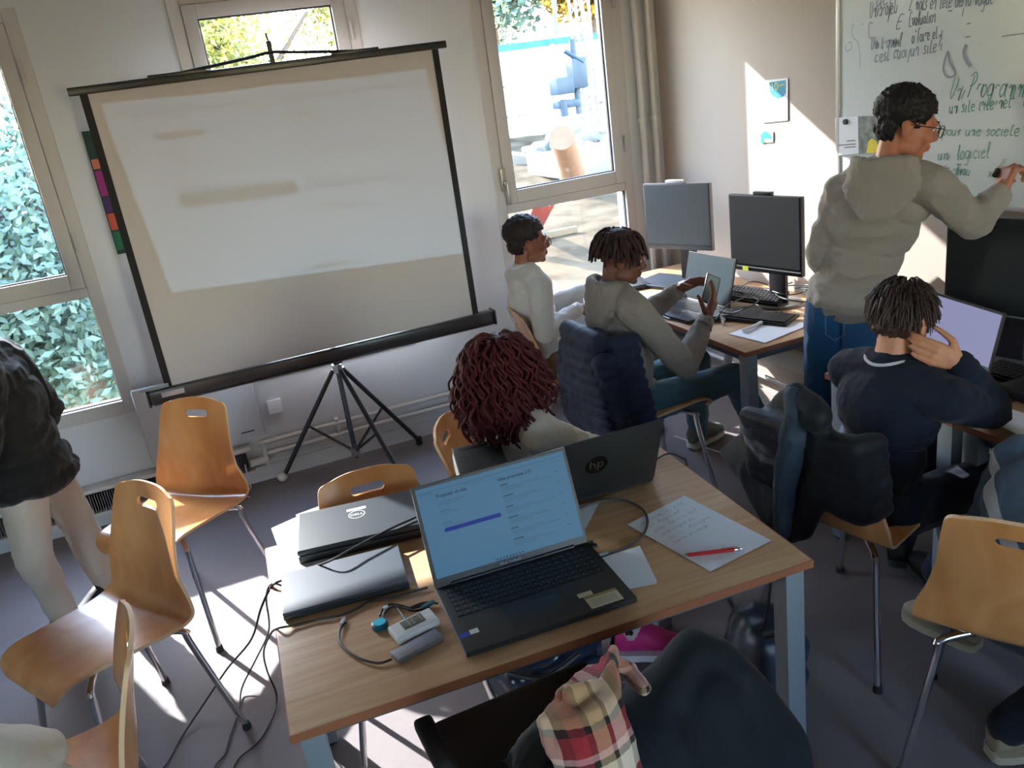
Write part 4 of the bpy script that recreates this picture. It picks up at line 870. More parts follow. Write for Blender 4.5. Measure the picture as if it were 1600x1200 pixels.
cable('black cable crossing the thick closed laptop and dropping to the floor', o_+[at(408, 950, Z=.62), at(392, 1000, Z=.38), at(355, 1045, Z=.18), at(325, 1090, Z=.05), at(285, 1150, Z=.006), at(255, 1200, Z=.006), at(200, 1260, Z=.006)], 0.0035, m_cb)
o_ = [at(668, 918, Z=TT), at(640, 926, Z=TT), at(612, 934, Z=TT), at(578, 940, Z=TT), at(560, 950, Z=TT), at(530, 962, Z=TT), at(495, 968, Z=TT), at(460, 977, Z=TT), at(434, 982, Z=TT)]
cable('black cable running along the front of the slim closed laptop', o_+[at(422, 992, Z=.66), at(412, 1020, Z=.4), at(418, 1050, Z=.16), at(432, 1085, Z=.03), at(428, 1115, Z=.006), at(405, 1158, Z=.006), at(370, 1190, Z=.006), at(355, 1240, Z=.006)], 0.003, m_cb)
cable('black cable hanging from the left table corner in a loose curl', [at(440, 915, Z=TT), at(424, 913, Z=TT), at(416, 935, Z=.64), at(420, 985, Z=.35), at(400, 1030, Z=.12), at(378, 1075, Z=.02), at(374, 1110, Z=.006), at(360, 1150, Z=.006), at(352, 1178, Z=.006), at(335, 1200, Z=.006), at(325, 1250, Z=.006)], 0.003, m_cb)
cable('thin black lead leaving the right side of the dark-backed laptop over the table edge', [at(1015, 742, Z=TT), at(1022, 738, Z=TT), at(1020, 724, Z=TT), at(1035, 712, Z=TT+.01), at(1050, 709, Z=TT+.012), at(1066, 716, Z=TT), at(1072, 722, Z=TZ-.02), V((1.42, 2.32, 0.55)), V((1.43, 2.3, 0.30))], 0.003, m_cb)
z0 = 0.008
o_ = [V((1.18, 1.55, 0.70)), V((1.185, 1.62, 0.45))]+[at(a, b, Z=z0) for a, b in ((1145, 940), (1160, 948), (1170, 960), (1182, 957), (1192, 948))]
cable('black power lead on the floor under the right end of the main table', [V((1.27, 1.66, 0.70)), V((1.28, 1.75, 0.35))]+[at(a, b, Z=z0) for a, b in ((1134, 925), (1145, 945), (1160, 950), (1172, 960), (1182, 958), (1192, 950))], 0.0045, m_cb, plug=(0.03, 0.022, m_black))

# ---------------- things on the window desk
def monitor(label, tl, tr, hgt, xback, lite=False, tagm=None, stand=True, chin=0.022, off=0.10):
    tl, tr = V(tl), V(tr); ex = (tr-tl); ex.z = 0; w_ = ex.length; ex.normalize(); c = (tl+tr)/2; nrm = V((0, 0, 1)).cross(ex)   # back direction
    t = thing('monitor', label, 'monitor', (c.x+nrm.x*off, c.y+nrm.y*off, TZ), math.atan2(ex.y, ex.x))
    top = (tl.z+tr.z)/2-TZ; d0 = -off
    mb = MB().rbox((0, d0+0.016, top-hgt/2), (w_, 0.028, hgt), 0.005); bd = ob('casing', mb, m_lapb if not lite else mat('monitor_grey', S(110, 112, 114), 0.35, metal=0.3), t)
    ob('screen', MB().box((0, d0+0.001, top-hgt/2+chin/2+0.003), (w_-0.02, 0.003, hgt-chin-0.02), None), (mat('screen_matte_sunwash', S(112, 120, 126), 0.35, spec=0.5) if lite else mat('screen_matte_dark', S(38, 41, 43), 0.5, spec=0.3)), bd, smooth=False)  # lite screen: sunlight on the panel is put into its paler base colour
    ob('chin_strip', MB().box((0, d0+0.0015, top-hgt+chin/2+0.01), (w_-0.012, 0.003, 0.005)), mat('strip_grey', S(120, 122, 124), 0.4), bd, smooth=False)
    ob('webcam', MB().rbox((-0.01, d0+0.016, top+0.008), (w_*0.25, 0.026, 0.018), 0.004), mat('webcam_black', S(40, 40, 42), 0.3) if not lite else m_whitep, t)
    if stand:
        ob('stand_neck', MB().rbox((0, 0.0, (top-hgt/2)/2), (0.10, 0.022, top-hgt/2), 0.006).rbox((0, (d0+0.02)/2, top-hgt/2), (0.12, abs(d0)-0.02, 0.10), 0.008), mat('stand_dark', S(44, 40, 48), 0.35), t)
        ob('stand_base', MB().tube([(0, 0.0, 0.001), (0, 0.0, 0.012)], [0.115, 0.11], 32), mat('stand_grey', S(120, 118, 116), 0.35, metal=0.4), t)
    if tagm: ob('yellow_tag', MB().box((-w_*0.28, d0+0.0005, top-hgt+0.012), (0.035, 0.003, 0.022)), mat('tag_yellow', S(200, 206, 70), 0.6), bd, smooth=False)
    return t
monitor('monitor nearest the window corner, its screen coloured pale as if sunlit', (2.42, 4.225, 1.325), (2.60, 3.844, 1.302), 0.365, 0, lite=True)
monitor('black monitor with a small yellow tag on its lower bezel', (2.50, 3.541, 1.300), (2.60, 3.133, 1.290), 0.375, 0, tagm=True)
monitor('large black monitor at the right edge behind the open laptop', (2.64, 2.37, 1.264), (2.74, 1.90, 1.264), 0.36, 0, off=0.045)
laptop('open black laptop with a dark green grey screen beside the person holding a phone', (2.375, 3.60, TZ), R(-84), 0.36, 0.255, R(104), lid_h=0.245, screen=mat('screen_green_grey', S(42, 56, 62), 0.4, spec=0.35))
l2 = laptop('open laptop with a bright lavender screen in front of the person in navy', (2.495, 2.20, TZ), R(-99), 0.375, 0.255, R(103), lid_h=0.25, screen=emis('screen_lavender', S(150, 152, 190), 0.30))
Mx = l2[1]; swx, y0, y1 = l2[2]
scr_rects(l2[4], Mx, [(-swx/2, y0, swx/2, y0+0.030)], emis('taskbar_teal', S(50, 78, 92), 0.35), 'task_bar'); [scr_rects(l2[4], Mx, [q_], emis('icon_white', S(190, 200, 205), 0.7), 'task_icon', 0.0024) for q_ in [(-0.10+0.016*k, y0+0.01, -0.092+0.016*k, y0+0.018) for k in range(5)]+[(swx/2-0.06+0.014*k, y0+0.01, swx/2-0.052+0.014*k, y0+0.016) for k in range(3)]]
closed_laptop('slim closed dark laptop with a pale sticker lying behind the open laptop by the window', (2.50, 4.13), R(-70), 0.36, 0.25, 0.02, mat('laptop_slate', S(66, 74, 86), 0.35, metal=0.3))
q = ob('sticker', MB().box((2.53, 4.02, TZ+.0208), (0.05, 0.07, 0.0008), Matrix.Rotation(R(20), 3, 'Z')), m_whitep, None, (2.53, 4.02, TZ+.02), smooth=False); tag(q, 'white rectangular sticker on the slim closed laptop by the window', 'sticker')
def keyboard(label, x, y, z, rz, w_=0.45, d_=0.15, tilt=(0, 0), mcase=None):
    t = thing('keyboard', label, 'keyboard', (x, y, z), rz); t.rotation_euler = (tilt[0], tilt[1], rz)
    ob('case', MB().rbox((0, 0, 0.009), (w_, d_, 0.016), 0.004), mcase or m_black, t); k = MB(); pr = MB(); keys(k, -w_/2+.01, w_/2-.01, -d_/2+.01, d_/2-.02, 0.0172, 20, 6, 0.006, prn=pr)
    ko = ob('keys', k, m_key, t, smooth=False); ob('key_legends', pr, m_leg_, ko, smooth=False); return t
keyboard('black keyboard beside the window at the far end of the desk', 2.37, 4.36, TZ, R(-100), 0.42, 0.14)
GK = 'keyboards heaped between the monitors'
keyboard('top keyboard of the heap, tilted against the black monitor stand', 2.55, 3.50, TZ+.035, R(-60), tilt=(R(10), R(4)), w_=0.40)
keyboard('keyboard at the bottom right of the heap below the yellow tagged monitor', 2.42, 3.22, TZ+.004, R(-66), w_=0.34, d_=0.14, tilt=(R(3), 0))
keyboard('keyboard lying crosswise between the heap and the open laptop', 2.36, 3.36, TZ+.004, R(-20), w_=0.30, d_=0.13)
keyboard('big black keyboard at the right edge beside the lavender laptop screen', 2.62, 1.92, TZ, R(-88), 0.44, 0.16)
def mouse(label, x, y, rz, wire=None):
    t = thing('mouse', label, 'mouse', (x, y, TZ), rz); m = MB(); rings = []
    for k in range(11):
        s = k/10; xx = -0.055+0.11*s; r_ = math.sin(PI*min(max(s, .02), .98))**0.5; rings.append([V((xx, 0.033*r_*math.cos(a)*(1.0-0.1*s), max(0.0, 0.001+0.036*r_*(1-0.35*s)*max(0, math.sin(a))))) for a in np.linspace(0, 2*PI, 20, endpoint=False)])
    m.loft(rings); ob('shell', m, mat('mouse_dark', S(34, 38, 50), 0.3), t, angle=80); ob('scroll_wheel', MB().tube([(0.03, -0.003, 0.024), (0.03, 0.003, 0.024)], 0.008, 14), m_black, t)
    return t
mouse('dark mouse lying on the pale sheet near the heap of keyboards', 2.49, 3.19, R(-60)); mouse('black wired mouse on a sheet of paper at the right edge', 2.34, 1.895, R(30))
cable('lead of the black mouse at the right edge', [V((2.385, 1.925, TZ+.02)), V((2.43, 1.95, TZ+.01)), V((2.50, 1.97, TZ+.006)), V((2.56, 1.93, TZ+.006))], 0.002, m_cb)
sheet('pale blue sheet on the window desk in front of the person holding a phone', [(965, 466), (1046, 452), (1028, 482), (985, 488)])
sheet('pale sheet at the near corner of the window desk under the mouse', [(1138, 522), (1205, 498), (1270, 506), (1195, 536)])
sheet('white notebook page at the desk edge below the raised hands', [(1010, 488), (1060, 470), (1085, 482), (1045, 500)], 'open_notebook', 0.008, cat='notebook')
sheet('white sheet under the black mouse at the right edge', [(1533, 652), (1570, 636), (1640, 660), (1600, 684)])
q = thing('marker_pen', 'translucent marker pen lying on the pale sheet beside the mouse', 'marker pen', tuple(at(1160, 516, Z=TZ)))
a_, b_ = at(1161, 517, Z=TZ+.012), at(1190, 504, Z=TZ+.012); ob('barrel', MB().tube([a_, a_.lerp(b_, .8)], 0.008, 12), mat('clear_plastic', S(216, 216, 218), 0.25), q, 'w'); ob('cap', MB().tube([a_.lerp(b_, .8), b_], 0.009, 12), m_whitep, q, 'w')
q = thing('plastic_wrapper', 'small crumpled clear plastic wrapper on the desk edge', 'wrapper', tuple(at(1131, 506, Z=TZ)))
mw = MB(); c = at(1130, 500, Z=TZ+.02)
for k in range(5): mw.cap(c+V((0.004*k-.01, -.01+.006*k, -0.014)), c+V((0.003*k-.006, .01-.004*k, 0.02-.004*k)), 0.006, 0.004, 8)
link('crumpled_film', remesh(mw, 'film', 0.003, 1), mat('clear_plastic', None), None).parent = None
cf = SC.objects[-1] if False else [o for o in SC.objects if o.name == 'crumpled_film'][0]; cf.parent = q; cf.matrix_parent_inverse = Matrix.Translation(q.location).inverted()
rnd = random.Random(4)
for lab, pts in (('black lead looping over the heaped keyboards', [(1118, 500), (1135, 478), (1160, 466), (1190, 452), (1225, 460), (1250, 458), (1270, 445), (1290, 430), (1305, 424)]),
                 ('black lead curling behind the monitor stand', [(1150, 452), (1175, 440), (1205, 448), (1215, 462), (1240, 470), (1275, 470), (1283, 455), (1280, 440), (1262, 448)]),
                 ('thin black lead crossing the desk right of the monitor stand', [(1245, 478), (1270, 476), (1296, 478), (1280, 486), (1256, 494)]),
                 ('black lead in a loose coil left of the heap', [(1122, 462), (1145, 455), (1170, 462), (1185, 470), (1165, 482), (1140, 490), (1125, 487)])):
    P_ = [at(a, b, Z=TZ+.02+.05*abs(math.sin(i*1.3))) for i, (a, b) in enumerate(pts)]; P_ = [V((min(p.x, 2.80), p.y, p.z)) for p in P_]
    cable(lab, P_, 0.0035, m_cb)
# white power strip and leads below the window desk
q = thing('power_strip', 'white power strip standing against the leg area below the window desk', 'power strip', (2.35, 3.05, 0.45))
a_, b_ = at(1140, 542, X=2.30), at(1135, 582, X=2.25); ob('strip', MB().tube([a_, b_], 0.02, 12), m_whitep, q, 'w'); ob('end_cap', MB().ell(a_, (0.025, 0.025, 0.02)), m_whitep, q, 'w')
for i, pts in enumerate(([(2.28, 3.1, .5), (2.35, 3.2, .3), (2.5, 3.0, .05), (2.65, 3.3, .02)], [(2.75, 2.9, .34), (2.6, 2.8, .1), (2.5, 3.0, .02), (2.3, 3.3, .02), (2.2, 3.7, .02)], [(2.8, 2.7, .34), (2.7, 2.75, .25), (2.6, 2.6, .03), (2.4, 2.8, .02)], [(2.78, 2.2, .36), (2.6, 2.1, .45), (2.55, 1.95, .25), (2.6, 1.8, .02)], [(2.8, 2.0, .34), (2.65, 2.15, .3), (2.5, 2.1, .05), (2.7, 1.7, .02)])):
    cable(['white lead dropping from the power strip to the floor', 'white lead on the floor below the window desk', 'white lead hanging from the wall trunking in the gap between desks', 'white lead looping under the right desk', 'white lead behind the leg of the right desk'][i], pts, 0.004, mat('cable_white', S(206, 200, 190), 0.5))
cable('dark lead under the right desk rising to the desk edge', [(2.3, 2.3, .35), (2.35, 2.1, .55), (2.33, 2.0, .62), (2.36, 2.0, .45), (2.5, 1.9, .02)], 0.004, m_cb)
q = thing('eyeglasses', 'tortoiseshell eyeglasses folded on the desk beside the lavender-screen laptop', 'glasses', tuple(at(1525, 605, Z=TZ)))
g_ = MB()
for a, b, c_, d in ((1516, 622, 1528, 600), (1531, 620, 1546, 596)): g_.tube(smooth_path([at(a, b, Z=TZ+.006), at((a+c_)/2-3, (b+d)/2, Z=TZ+.02), at(c_, d, Z=TZ+.012)], 5), 0.0022, 8)
ob('frame', g_.tube(smooth_path([at(1516, 622, Z=TZ+.006), at(1524, 626, Z=TZ+.012), at(1531, 620, Z=TZ+.006)], 5), 0.003, 8), mat('tortoiseshell', S(84, 50, 36), 0.3), q, 'w')
ob('lens', MB().tube([at(1520, 617, Z=TZ+.010), at(1520, 617, Z=TZ+.0115)], 0.018, 20).tube([at(1529, 615, Z=TZ+.010), at(1529, 615, Z=TZ+.0115)], 0.018, 20), mat('lens_grey', S(150, 150, 150), 0.1), q, 'w')
o = ob('black_box', MB().rbox((2.50, 1.84, TZ+.02), (0.14, 0.22, 0.04), 0.01, Matrix.Rotation(R(-4), 3, 'Z')), m_black, None, (2.50, 1.84, TZ)); tag(o, 'low black box in front of the big keyboard at the right edge', 'box')
# ================================================================ PEOPLE
def frame(o, fwd, up=(0, 0, 1)):
    f = V(fwd).normalized(); r = f.cross(V(up)).normalized(); u = r.cross(f)
    return Matrix(((r.x, f.x, u.x, o[0]), (r.y, f.y, u.y, o[1]), (r.z, f.z, u.z, o[2]), (0, 0, 0, 1)))
def rot3(M): return M.to_3x3()
m_eye = mat('eye_white', S(225, 220, 214), 0.2); m_iris = mat('iris', S(40, 26, 18), 0.15)
def head_parts(mb, H, s=1.0):
    R_ = rot3(H)
    def e(c, r): mb.ell(H @ V([x*s for x in c]), [x*s for x in r], R_, 18, 12)
    def c(a, b, ra, rb): mb.cap(H @ V([x*s for x in a]), H @ V([x*s for x in b]), ra*s, rb*s)
    e((0, -.012, .030), (.074, .094, .082)); e((0, .026, -.028), (.062, .070, .078)); e((0, .040, -.078), (.044, .048, .034)); e((0, .070, -.098), (.020, .019, .017))
    e((0, .078, .022), (.050, .018, .014)); c((0, .090, .006), (0, .108, -.030), .0075, .0115); e((0, .100, -.036), (.017, .012, .009))
    for q in (-1, 1):
        e((q*.036, .066, -.030), (.024, .024, .024)); e((q*.050, .02, -.070), (.018, .040, .026)); c((q*.012, .095, .016), (q*.040, .088, .018), .007, .006)
        e((q*.074, -.006, -.014), (.009, .018, .030)); e((q*.078, -.014, -.002), (.007, .016, .018))
        e((q*.030, .080, .001), (.014, .010, .007))
    e((0, .092, -.060), (.021, .011, .0065)); e((0, .090, -.071), (.018, .011, .0075)); e((0, .086, -.052), (.015, .010, .010))
def eyes(parent, H, s=1.0):
    for q in (-1, 1):
        m = MB().ell(H @ V((q*.030*s, .0835*s, 0)), (.0105*s, .0085*s, .0075*s), rot3(H)); o = ob('eye', m, m_eye, parent, 'w')
        ob('iris', MB().ell(H @ V((q*.030*s, .0905*s, -.0005)), (.0052*s, .003*s, .0052*s), rot3(H)), m_iris, o, 'w')
        ob('eyebrow', MB().cap(H @ V((q*.014*s, .0985*s, .024*s)), H @ V((q*.046*s, .088*s, .026*s)), .0038, .0024, 8), mat('brow', S(24, 16, 14), 0.8), parent, 'w')
def hand(mb, wrist, fdir, palm, side, s=1.0, curl=(.5, .5, .5, .5), thumb=0.4, spread=0.06):
    """fdir: along the fingers, palm: palm normal (towards the gripped side), side +1 if the thumb lies at fdir x palm, curl per finger 0..1"""
    f = V(fdir).normalized(); p = V(palm); p = (p-f*p.dot(f)).normalized(); t = f.cross(p)*side
    w = V(wrist); k = w+f*.085*s
    for q, rr in ((-.026, .0135), (-.009, .0145), (.010, .0145), (.027, .0135)):
        mb.cap(w+f*.015*s+t*q*.55*s, k+t*q*s, .0165*s, rr*s, 12)
    mb.cap(w-f*.02*s, w+f*.03*s, .023*s, .024*s, 12)
    L_ = [(.046, .026, .020), (.050, .030, .021), (.046, .028, .020), (.036, .021, .018)]; q4 = (.030, .0105, -.0095, -.028)
    for i in range(4):
        a = 0.0; pos = k+t*q4[i]*s; d0 = (f+t*q4[i]*spread*30*0.12).normalized()
        for j in range(3):
            a += curl[i]*(1.15, 1.35, 0.9)[j]; d = d0*math.cos(a)+p*math.sin(a); nx = pos+d*L_[i][j]*s
            mb.cap(pos, nx, (.0093, .0084, .0074)[j]*s, (.0086, .0076, .0066)[j]*s, 10); pos = nx
    a0 = w+f*.022*s+t*.022*s; d = (f*.55+t*.75+p*.35).normalized(); a1 = a0+d*.042*s; d2 = (f*(.9-thumb*.4)+t*(.45-thumb*.6)+p*(.2+thumb*.8)).normalized(); a2 = a1+d2*.032*s
    a3 = a2+(d2+p*thumb*.4-t*thumb*.2).normalized()*.026*s
    mb.cap(a0, a1, .0155*s, .0115*s, 10); mb.cap(a1, a2, .0110*s, .0095*s, 10); mb.cap(a2, a3, .0095*s, .0078*s, 10)
def torso(mb, J, k=1.0, g=0.0, low=True):
    pe, ch, ne = J['pelvis'], J['chest'], J['neck']; up = (ne-pe).normalized(); rt = (J['shR']-J['shL']).normalized(); fw = up.cross(rt).normalized()
    Mx = lambda o, u, r: Matrix(((r.x, u.cross(r).x, u.x), (r.y, u.cross(r).y, u.y), (r.z, u.cross(r).z, u.z)))
    u2 = (ch-pe).normalized(); r2 = (rt-u2*rt.dot(u2)).normalized(); hr = (J['hipR']-J['hipL']).normalized(); hr = (hr-u2*hr.dot(u2)).normalized()
    mb.ell(pe, (.155*k+g, .115*k+g, .11*k), Mx(pe, u2, hr), 20, 12)
    mb.ell(pe.lerp(ch, .5), (.138*k+g, .102*k+g, .17*k), Mx(pe, u2, r2), 20, 12)
    u3 = (ne-ch).normalized(); r3 = (rt-u3*rt.dot(u3)).normalized()
    mb.ell(ch, (.160*k+g, .112*k+g, .17*k), Mx(ch, u3, r3), 20, 12)
    sh = (J['shL']+J['shR'])/2
    mb.ell(sh.lerp(ch, .25), (.165*k+g, .085*k+g, .085*k), Mx(ch, u3, r3), 20, 12)
    for s_ in ('L', 'R'):
        mb.cap(ne-up*0.01, J['sh'+s_], .052*k+g, .056*k+g)
def limb(mb, a, b, c, ra, rb, rc, rm=None):
    mb.cap(a, b, ra, rb); mid = b.lerp(c, .3); mb.cap(b, mid, rb, (rm or rb)); mb.cap(mid, c, (rm or rb), rc)
def person(label, J, skin, k=1.0, hs=1.0, top=None, legs=None, hands=None, shoes=None, collar=None, vox=0.0048, hood=0, base=None, topname='sweatshirt', legname='trousers', amp=0.007, seed=1.0, headon=True, pl=-.03, cuff=True, handon=('L', 'R'), topg=.012, legson=('L', 'R'), hem=None):
    b = MB(); torso(b, J, k); hf = J['hf']; H = frame(J['head'], hf, J.get('hu', (0, 0, 1)))
    if headon: head_parts(b, H, hs)
    b.cap(J['neck']-V((0, 0, .03)), J['head']+V(H @ V((0, -.025, -.045)))-J['head'], .056*k, .050*k)
    for s_ in ('L', 'R'):
        limb(b, J['sh'+s_], J['el'+s_], J['wr'+s_], .050*k, .037*k, .026*k, .038*k)
        if s_ in legson: limb(b, J['hip'+s_], J['kn'+s_], J['an'+s_], .080*k, .055*k, .036*k, .054*k); b.cap(J['an'+s_], J['toe'+s_], .034*k, .026*k)
    for s_, kw in (hands or {}).items(): hand(b, J['wr'+s_], **kw)
    base = V(base) if base is not None else V((J['pelvis'].x, J['pelvis'].y, 0))
    me = remesh(b, 'body', vox, 1, 0.4)
    root = organic('person', me, skin, None, base); tag(root, label, 'person')
    if headon: eyes(root, H, hs)
    if top:
        t = MB(); torso(t, J, k, topg); g = topg
        for s_ in ('L', 'R'):
            a, e, w = J['sh'+s_], J['el'+s_], J['wr'+s_]; w2 = e.lerp(w, .94)
            limb(t, a, e, w2, .056*k+g, .044*k+g, .030*k+g*.7, .044*k+g)
        if hem: t.ell(J['pelvis']+V(hem), (.165*k+g, .125*k+g, .07), rot3(frame((0, 0, 0), J['tf'])), 20, 10)
        if hood:
            HB = frame(J['neck'], J['tf']); kk = k*hood
            for q in range(11):
                a = PI*(-0.02+1.04*q/10); sn = math.sin(a); c = HB @ V((.098*math.cos(a)*kk, -.040-.050*sn*kk, .030)); c2 = HB @ V((.105*math.cos(a)*kk*(1-.35*sn), -.066-.045*sn*kk, -.055-.10*sn*kk))
                t.cap(c, c2, .024, .028)
            for q in (-1, 1): t.cap(HB @ V((q*.094*kk, -.035, .025)), HB @ V((q*.050, .085, -.055)), .026, .022)
        tm = remesh(t, topname, 0.006, 4, 0.5); folds(tm, amp, 9, (1, 1, 1.5), seed); to = organic(topname, tm, top, root)
        if cuff:
            for s_ in ('L', 'R'):
                e, w = J['el'+s_], J['wr'+s_]; d = (w-e).normalized(); c = w-d*.012
                ob('cuff', MB().tube([c-d*.028, c-d*.024, c+d*.018, c+d*.022], [.030*k+g, .034*k+g*.6, .031*k+g*.5, .027*k+g*.4], 20), top, to, 'w', angle=180)
        nr_ = .071 if collar else .064; nb = J['neck']+V((0, 0, .012 if collar else 0)); nd = (J['head']-J['neck']).normalized()
        rg = [nb+nd*.010+rot3(frame((0, 0, 0), J['tf'])) @ V((nr_*k*math.cos(a), nr_*.95*k*math.sin(a)-.003, .010*math.cos(2*a)-.010*math.sin(a))) for a in np.linspace(0, 2*PI, 25)]
        ob('neckband', MB().tube(rg, .005 if collar else .011, 10, False), collar or top, to, 'w', angle=180)
    if legs:
        t = MB()
        for s_ in ('L', 'R'):
            if s_ in legson: limb(t, J['hip'+s_], J['kn'+s_], J['an'+s_]+(J['kn'+s_]-J['an'+s_])*pl, .094*k, .070*k, .055*k, .068*k)
        hr = (J['hipR']-J['hipL']).normalized(); fr = frame((0, 0, 0), V((0, 0, 1)).cross(hr)); t.ell(J['pelvis']-V((0, 0, .01)), (.165*k, .125*k, .10*k), rot3(fr), 20, 12)
        tm = remesh(t, legname, 0.007, 4, 0.5); folds(tm, min(amp, .008), 8, (1, 1, 1.3), seed+4); organic(legname, tm, legs, root)
    if shoes:
        for s_ in ('L', 'R'):
            if s_ not in legson: continue
            shoe(root, J['an'+s_], J['toe'+s_], shoes, up=J.get('shu', (0, 0, 1)))
    return root, H
def shoe(root, an, toe, mats, up=(0, 0, 1)):
    d = (toe-an); u = V(up).normalized(); d = (d-u*d.dot(u)); L = d.length; d.normalize(); F = frame(an, d, u)
    z0 = (toe-an).dot(u)-.022
    def ringat(y, w, h0, h1, n=18):
        return [F @ V((w*math.cos(a)*(1.0), y, h0+(h1-h0)*(0.5+0.5*math.sin(a)))) for a in np.linspace(0, 2*PI, n, endpoint=False)]
    prof = [(-.062, .022, .03), (-.055, .036, .080), (-.03, .043, .108), (.0, .045, .110), (.04, .045, .108), (.09, .047, .080), (.14, .045, .048), (.17, .035, .038), (.188, .014, .024)]
    m = MB().loft([ringat(y, w, z0+.012, z0+.012+h_) for y, w, h_ in prof]); o = ob('shoe', m, mats[0], root, 'w', angle=180)
    sp = [(-.066, .022), (-.055, .038), (-.02, .044), (.04, .045), (.09, .051), (.14, .048), (.175, .036), (.192, .014)]
    pts = [(w, y) for y, w in sp]+[(-w, y) for y, w in reversed(sp)]; mm = MB(); n = len(pts)
    mm.prism(pts, z0-.012, z0+.014, F); ob('sole', mm, mats[1], o, 'w', angle=50)
def hair_cap(H, s, rx, ry, rz, off=(0, -.014, .038), amp=.008, sc=30, vox=.005, cut=None, extra=None, seed=0):
    """hair volume over the skull; cut(local) True removes that region by shrinking it under the skin"""
    mb = MB().ell(H @ V([q*s for q in off]), (rx*s, ry*s, rz*s), rot3(H), 28, 18)
    if extra: extra(mb)
    me = remesh(mb, 'hair', vox, 2, 0.4); Hi = H.inverted(); o = V((seed, seed*2, 0))
    def fn(p, n):
        l = Hi @ p; d = amp*noise.noise(p*sc+o)+amp*0.6*noise.noise(p*sc*2.6-o)
        if cut and cut(l): d -= .03*s
        return d
    displace(me, fn); return me
def strand_hair(mb, H, roots, length, r0, r1, drop=0.6, curl=0.0, rnd=None, segs=6, out=0.3, turns=2, el=(.088, .108, .086), off=(0, -.016, .042), lift=.0):
    """strands that hug the hair volume and fall under gravity"""
    Hi = H.inverted(); R3 = rot3(H); crown = H @ V((0, -.03, .12))
    for p in roots:
        pos = p.copy(); n = (p-(H @ V((0, -.01, .02)))).normalized()
        d = (p-crown); d = d-n*d.dot(n); d = (d.normalized() if d.length > 1e-4 else V((1, 0, 0)))
        d = (d+n*out+V((0, 0, -drop*.6))+V((rnd.uniform(-.25, .25), rnd.uniform(-.25, .25), 0))).normalized()
        pts = [pos.copy()]; L = length*rnd.uniform(.75, 1.2); a0 = rnd.uniform(0, 6.3); lf = 1.02+rnd.uniform(0, .10)+lift
        for i in range(segs):
            d = (d+V((0, 0, -drop))*(3/segs)).normalized(); pos = pos+d*L/segs
            l = Hi @ pos; q = V(((l.x-off[0])/el[0], (l.y-off[1])/el[1], (l.z-off[2])/el[2]))
            if q.length < lf:
                q = q.normalized()*lf; pos = H @ V((q.x*el[0]+off[0], q.y*el[1]+off[1], q.z*el[2]+off[2]))
            e = pos+V((math.cos(a0+i*turns*6.28/segs), math.sin(a0+i*turns*6.28/segs), 0))*curl*min(1, i/2); pts.append(e)
        pp = smooth_path(pts, 3 if curl else 2); mb.tube(pp, list(np.linspace(r0, r1, len(pp))), 6)
def scalp(H, n, rx, ry, rz, rnd, f):
    out = []
    while len(out) < n:
        v = V((rnd.gauss(0, 1), rnd.gauss(0, 1), rnd.gauss(0, 1))).normalized()
        if f(v): out.append(H @ V((v.x*rx, v.y*ry-.014, v.z*rz+.036)))
    return out
def glasses(root, H, s, m, w=.052, h_=.036, lensm=None, square=True):
    g = MB()
    for q in (-1, 1):
        pts = []
        for k in range(17):
            a = 2*PI*k/16; x = (abs(math.cos(a))**.6)*(1 if math.cos(a) > 0 else -1)*w/2; z = (abs(math.sin(a))**.6)*(1 if math.sin(a) > 0 else -1)*h_/2
            pts.append(H @ V(((q*.034+x)*s, .112*s, (z-.003)*s)))
        g.tube(pts, .0019*s, 6, False)
        g.tube([H @ V((q*.060*s, .112*s, .008*s)), H @ V((q*.074*s, .095*s, .008*s)), H @ V((q*.080*s, .0, .004*s)), H @ V((q*.080*s, -.02*s, -.010*s))], .0018*s, 6)
    g.tube([H @ V((-.010*s, .114*s, .003*s)), H @ V((.010*s, .114*s, .003*s))], .0018*s, 6)
    o = ob('glasses', g, m, root, 'w')
    for q in (-1, 1):
        pts = [H @ V(((q*.034+(w/2-.002)*math.cos(a))*s, .1125*s, ((h_/2-.002)*math.sin(a)-.003)*s)) for a in np.linspace(0, 2*PI, 16, endpoint=False)]
        l = MB(); l.add(pts, [tuple(range(16))]); ob('lens', l, glass('spectacle_glass'), o, 'w', smooth=False)
def fab(name, col, **kw): return mat(name, col, kw.pop('rough', 0.9), bump=kw.pop('bump', 0.35), bscale=kw.pop('bscale', 260), sheen=kw.pop('sheen', 0.15), spec=0.2, **kw)
def skinm(name, col): 
    m = mat(name, col, 0.48, bump=0.05, bscale=220, var=0.06, vscale=14, spec=0.4); m.node_tree.nodes['Principled BSDF'].inputs['Subsurface Weight'].default_value = 0.06; m.node_tree.nodes['Principled BSDF'].inputs['Subsurface Radius'].default_value = (.02, .008, .004); return m
sk_dark = skinm('skin_deep_brown', S(112, 66, 52)); sk_brown = skinm('skin_brown', S(150, 94, 74)); sk_tan = skinm('skin_tan', S(192, 134, 104)); sk_warm = skinm('skin_warm', S(176, 112, 84))
m_hairb = mat('hair_black_brown', S(36, 24, 24), 0.55, bump=0.8, bscale=160, spec=0.35); m_hairk = mat('hair_black', S(22, 16, 18), 0.55, bump=0.8, bscale=160, spec=0.35)
m_hairr = mat('hair_dark_red', S(72, 24, 26), 0.6, bump=0.4, bscale=160, spec=0.2); m_hairm = mat('hair_medium_brown', S(58, 39, 32), 0.45, bump=0.7, bscale=160, spec=0.45)
m_dread = mat('dreadlocks', S(52, 32, 30), 0.6, bump=0.9, bscale=240, spec=0.3)

